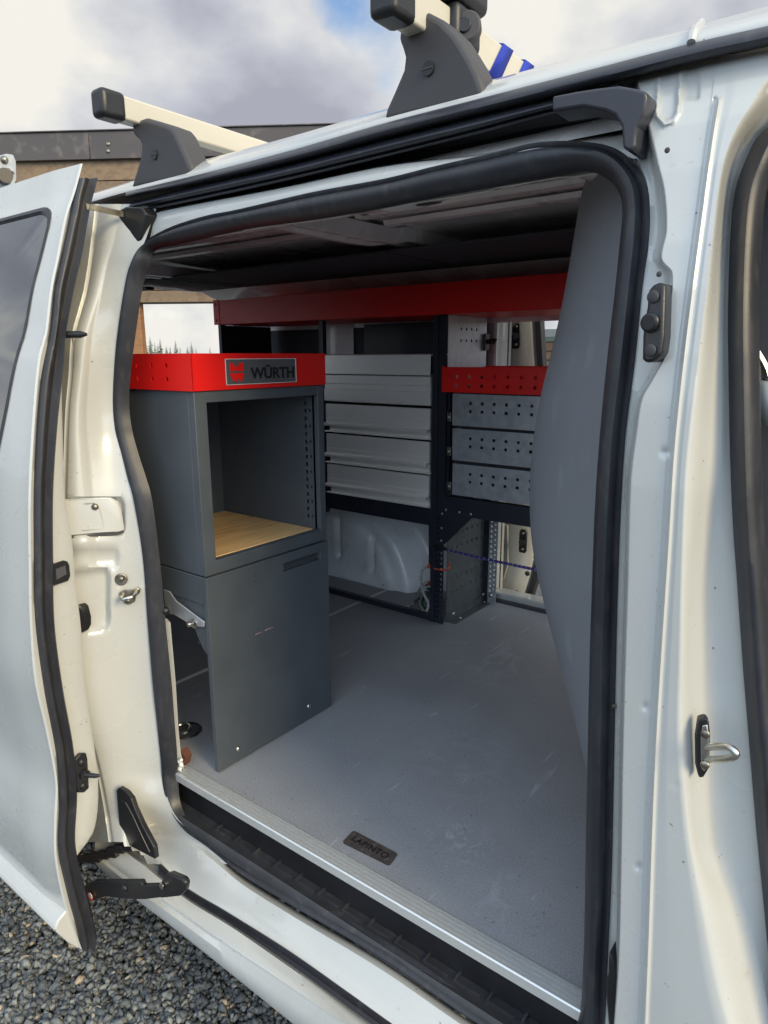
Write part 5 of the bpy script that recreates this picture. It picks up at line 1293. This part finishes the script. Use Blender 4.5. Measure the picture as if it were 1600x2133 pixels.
wbox(-5.2, 9, zbot-.02, zbot+.03, -.25, .03).build('soffit', M['siding'], ca)
cpx = onw(284, 690); s0 = float(np.dot(cpx-p0, dirw))
for a in (s0, s0-3.4, s0+6.2):
    wbox(a-.055, a+.055, GZ, zbot-.02, -.11, .0).build('post', M['post'], ca, bevel=.005)

# fence / shed of horizontal boards beyond the far door
fb = thing('board_shed', 'low building of weathered horizontal boards beyond the far door', 'shed', (-1.6, 8.2, GZ))
zt_s = float(P(1130, 700, 1, 8.0)[2]); 
k = 0; zz = float(P(1130, 712, 1, 8.0)[2])
while zz > GZ+.1 and k < 30:
    MB().box(-5.0, 3.0, 8.0+.01*(k % 2), 8.03, zz-.105, zz-.006).build('board', M['siding2'], fb, bevel=.004); zz -= .11; k += 1
MB().box(-5.05, 3.05, 7.95, 8.06, float(P(1130, 712, 1, 8.0)[2]), float(P(1130, 702, 1, 8.0)[2])).build('cap_rail', M['greeng'], fb, bevel=.005)
MB().box(-5.05, 3.05, 7.99, 8.02, float(P(1130, 702, 1, 8.0)[2])+.001, float(P(1130, 686, 1, 8.0)[2])).build('white_band', M['whitew'], fb)
MB().box(-5, 3, 8.04, 11, GZ, float(P(1130, 702, 1, 8.0)[2])-.02).build('core', M['darkfill'], fb)

# spruces far away, seen through the rear window
def spruce(x, y, h, seed, label):
    r_ = random.Random(seed); t = thing('spruce_tree', label, 'tree', (x, y, GZ), group='spruces on the skyline beyond the carport')
    MB().tube([(x, y, GZ), (x, y, GZ+h*.5), (x, y, GZ+h)], [h*.018, h*.011, .01], 7).build('trunk', M['trunk'], t)
    mb = MB(); vs, fs = [], []
    lay = int(h*3.0)
    for k in range(lay):
        f = k/lay; z = GZ+h*(.12+.88*f); rad = h*.19*(1-f)**.7*r_.uniform(.75, 1.15)+.05
        for j in range(r_.randint(8, 11)):
            a = r_.uniform(0, 2*pi); rr = rad*r_.uniform(.55, 1.1); dz = -rr*.35
            tip = np.array([x+rr*math.cos(a), y+rr*math.sin(a), z+dz]); base_ = np.array([x, y, z]); side_ = np.array([-math.sin(a), math.cos(a), 0])*rr*.16
            for s_ in range(5):
                q0 = lerp(base_, tip, .25+.15*s_); q1 = lerp(base_, tip, .5+.15*s_)+side_*r_.uniform(-1.8, 1.8)+np.array([0, 0, -rr*r_.uniform(.05, .25)])
                mb.add([q0+side_*1.2, q0-side_*1.2, q1], [(0, 1, 2)])
    mb.build('crown', M['needles'], t, smooth=0)
# positions from the skyline in the rear window, real distance 70 m
sk = [(303, 708, 'short spruce at the left end of the skyline row'), (312, 700, 'tall spruce left of centre on the skyline, beside the carport post'), (322, 712, 'low spruce filling the gap beside the tallest one'), (328, 716, 'slim low spruce between the two tall ones'),
      (333, 704, 'narrow spruce second from the tallest on the skyline'), (346, 718, 'ragged thin spruce in the middle of the skyline'), (354, 720, 'small spruce right of the ragged one'), (365, 707, 'broad spruce in the middle of the rear window'),
      (375, 722, 'little spruce just right of the broad one'), (390, 720, 'low spruce left of the isolated pair'), (398, 711, 'dense spruce right of the gap on the skyline'), (408, 723, 'small spruce beside the dense one'), (437, 722, 'lone small spruce at the right edge of the rear window')]
for i, (u, v, lb) in enumerate(sk):
    d = ray(u, v); d = d/np.linalg.norm(d[:2]); dist = 240+(i*7 % 11)*4; p = CAM+d*dist
    spruce(float(p[0]), float(p[1]), float(p[2]-GZ), 50+i, lb)
mb = MB(); vs = []
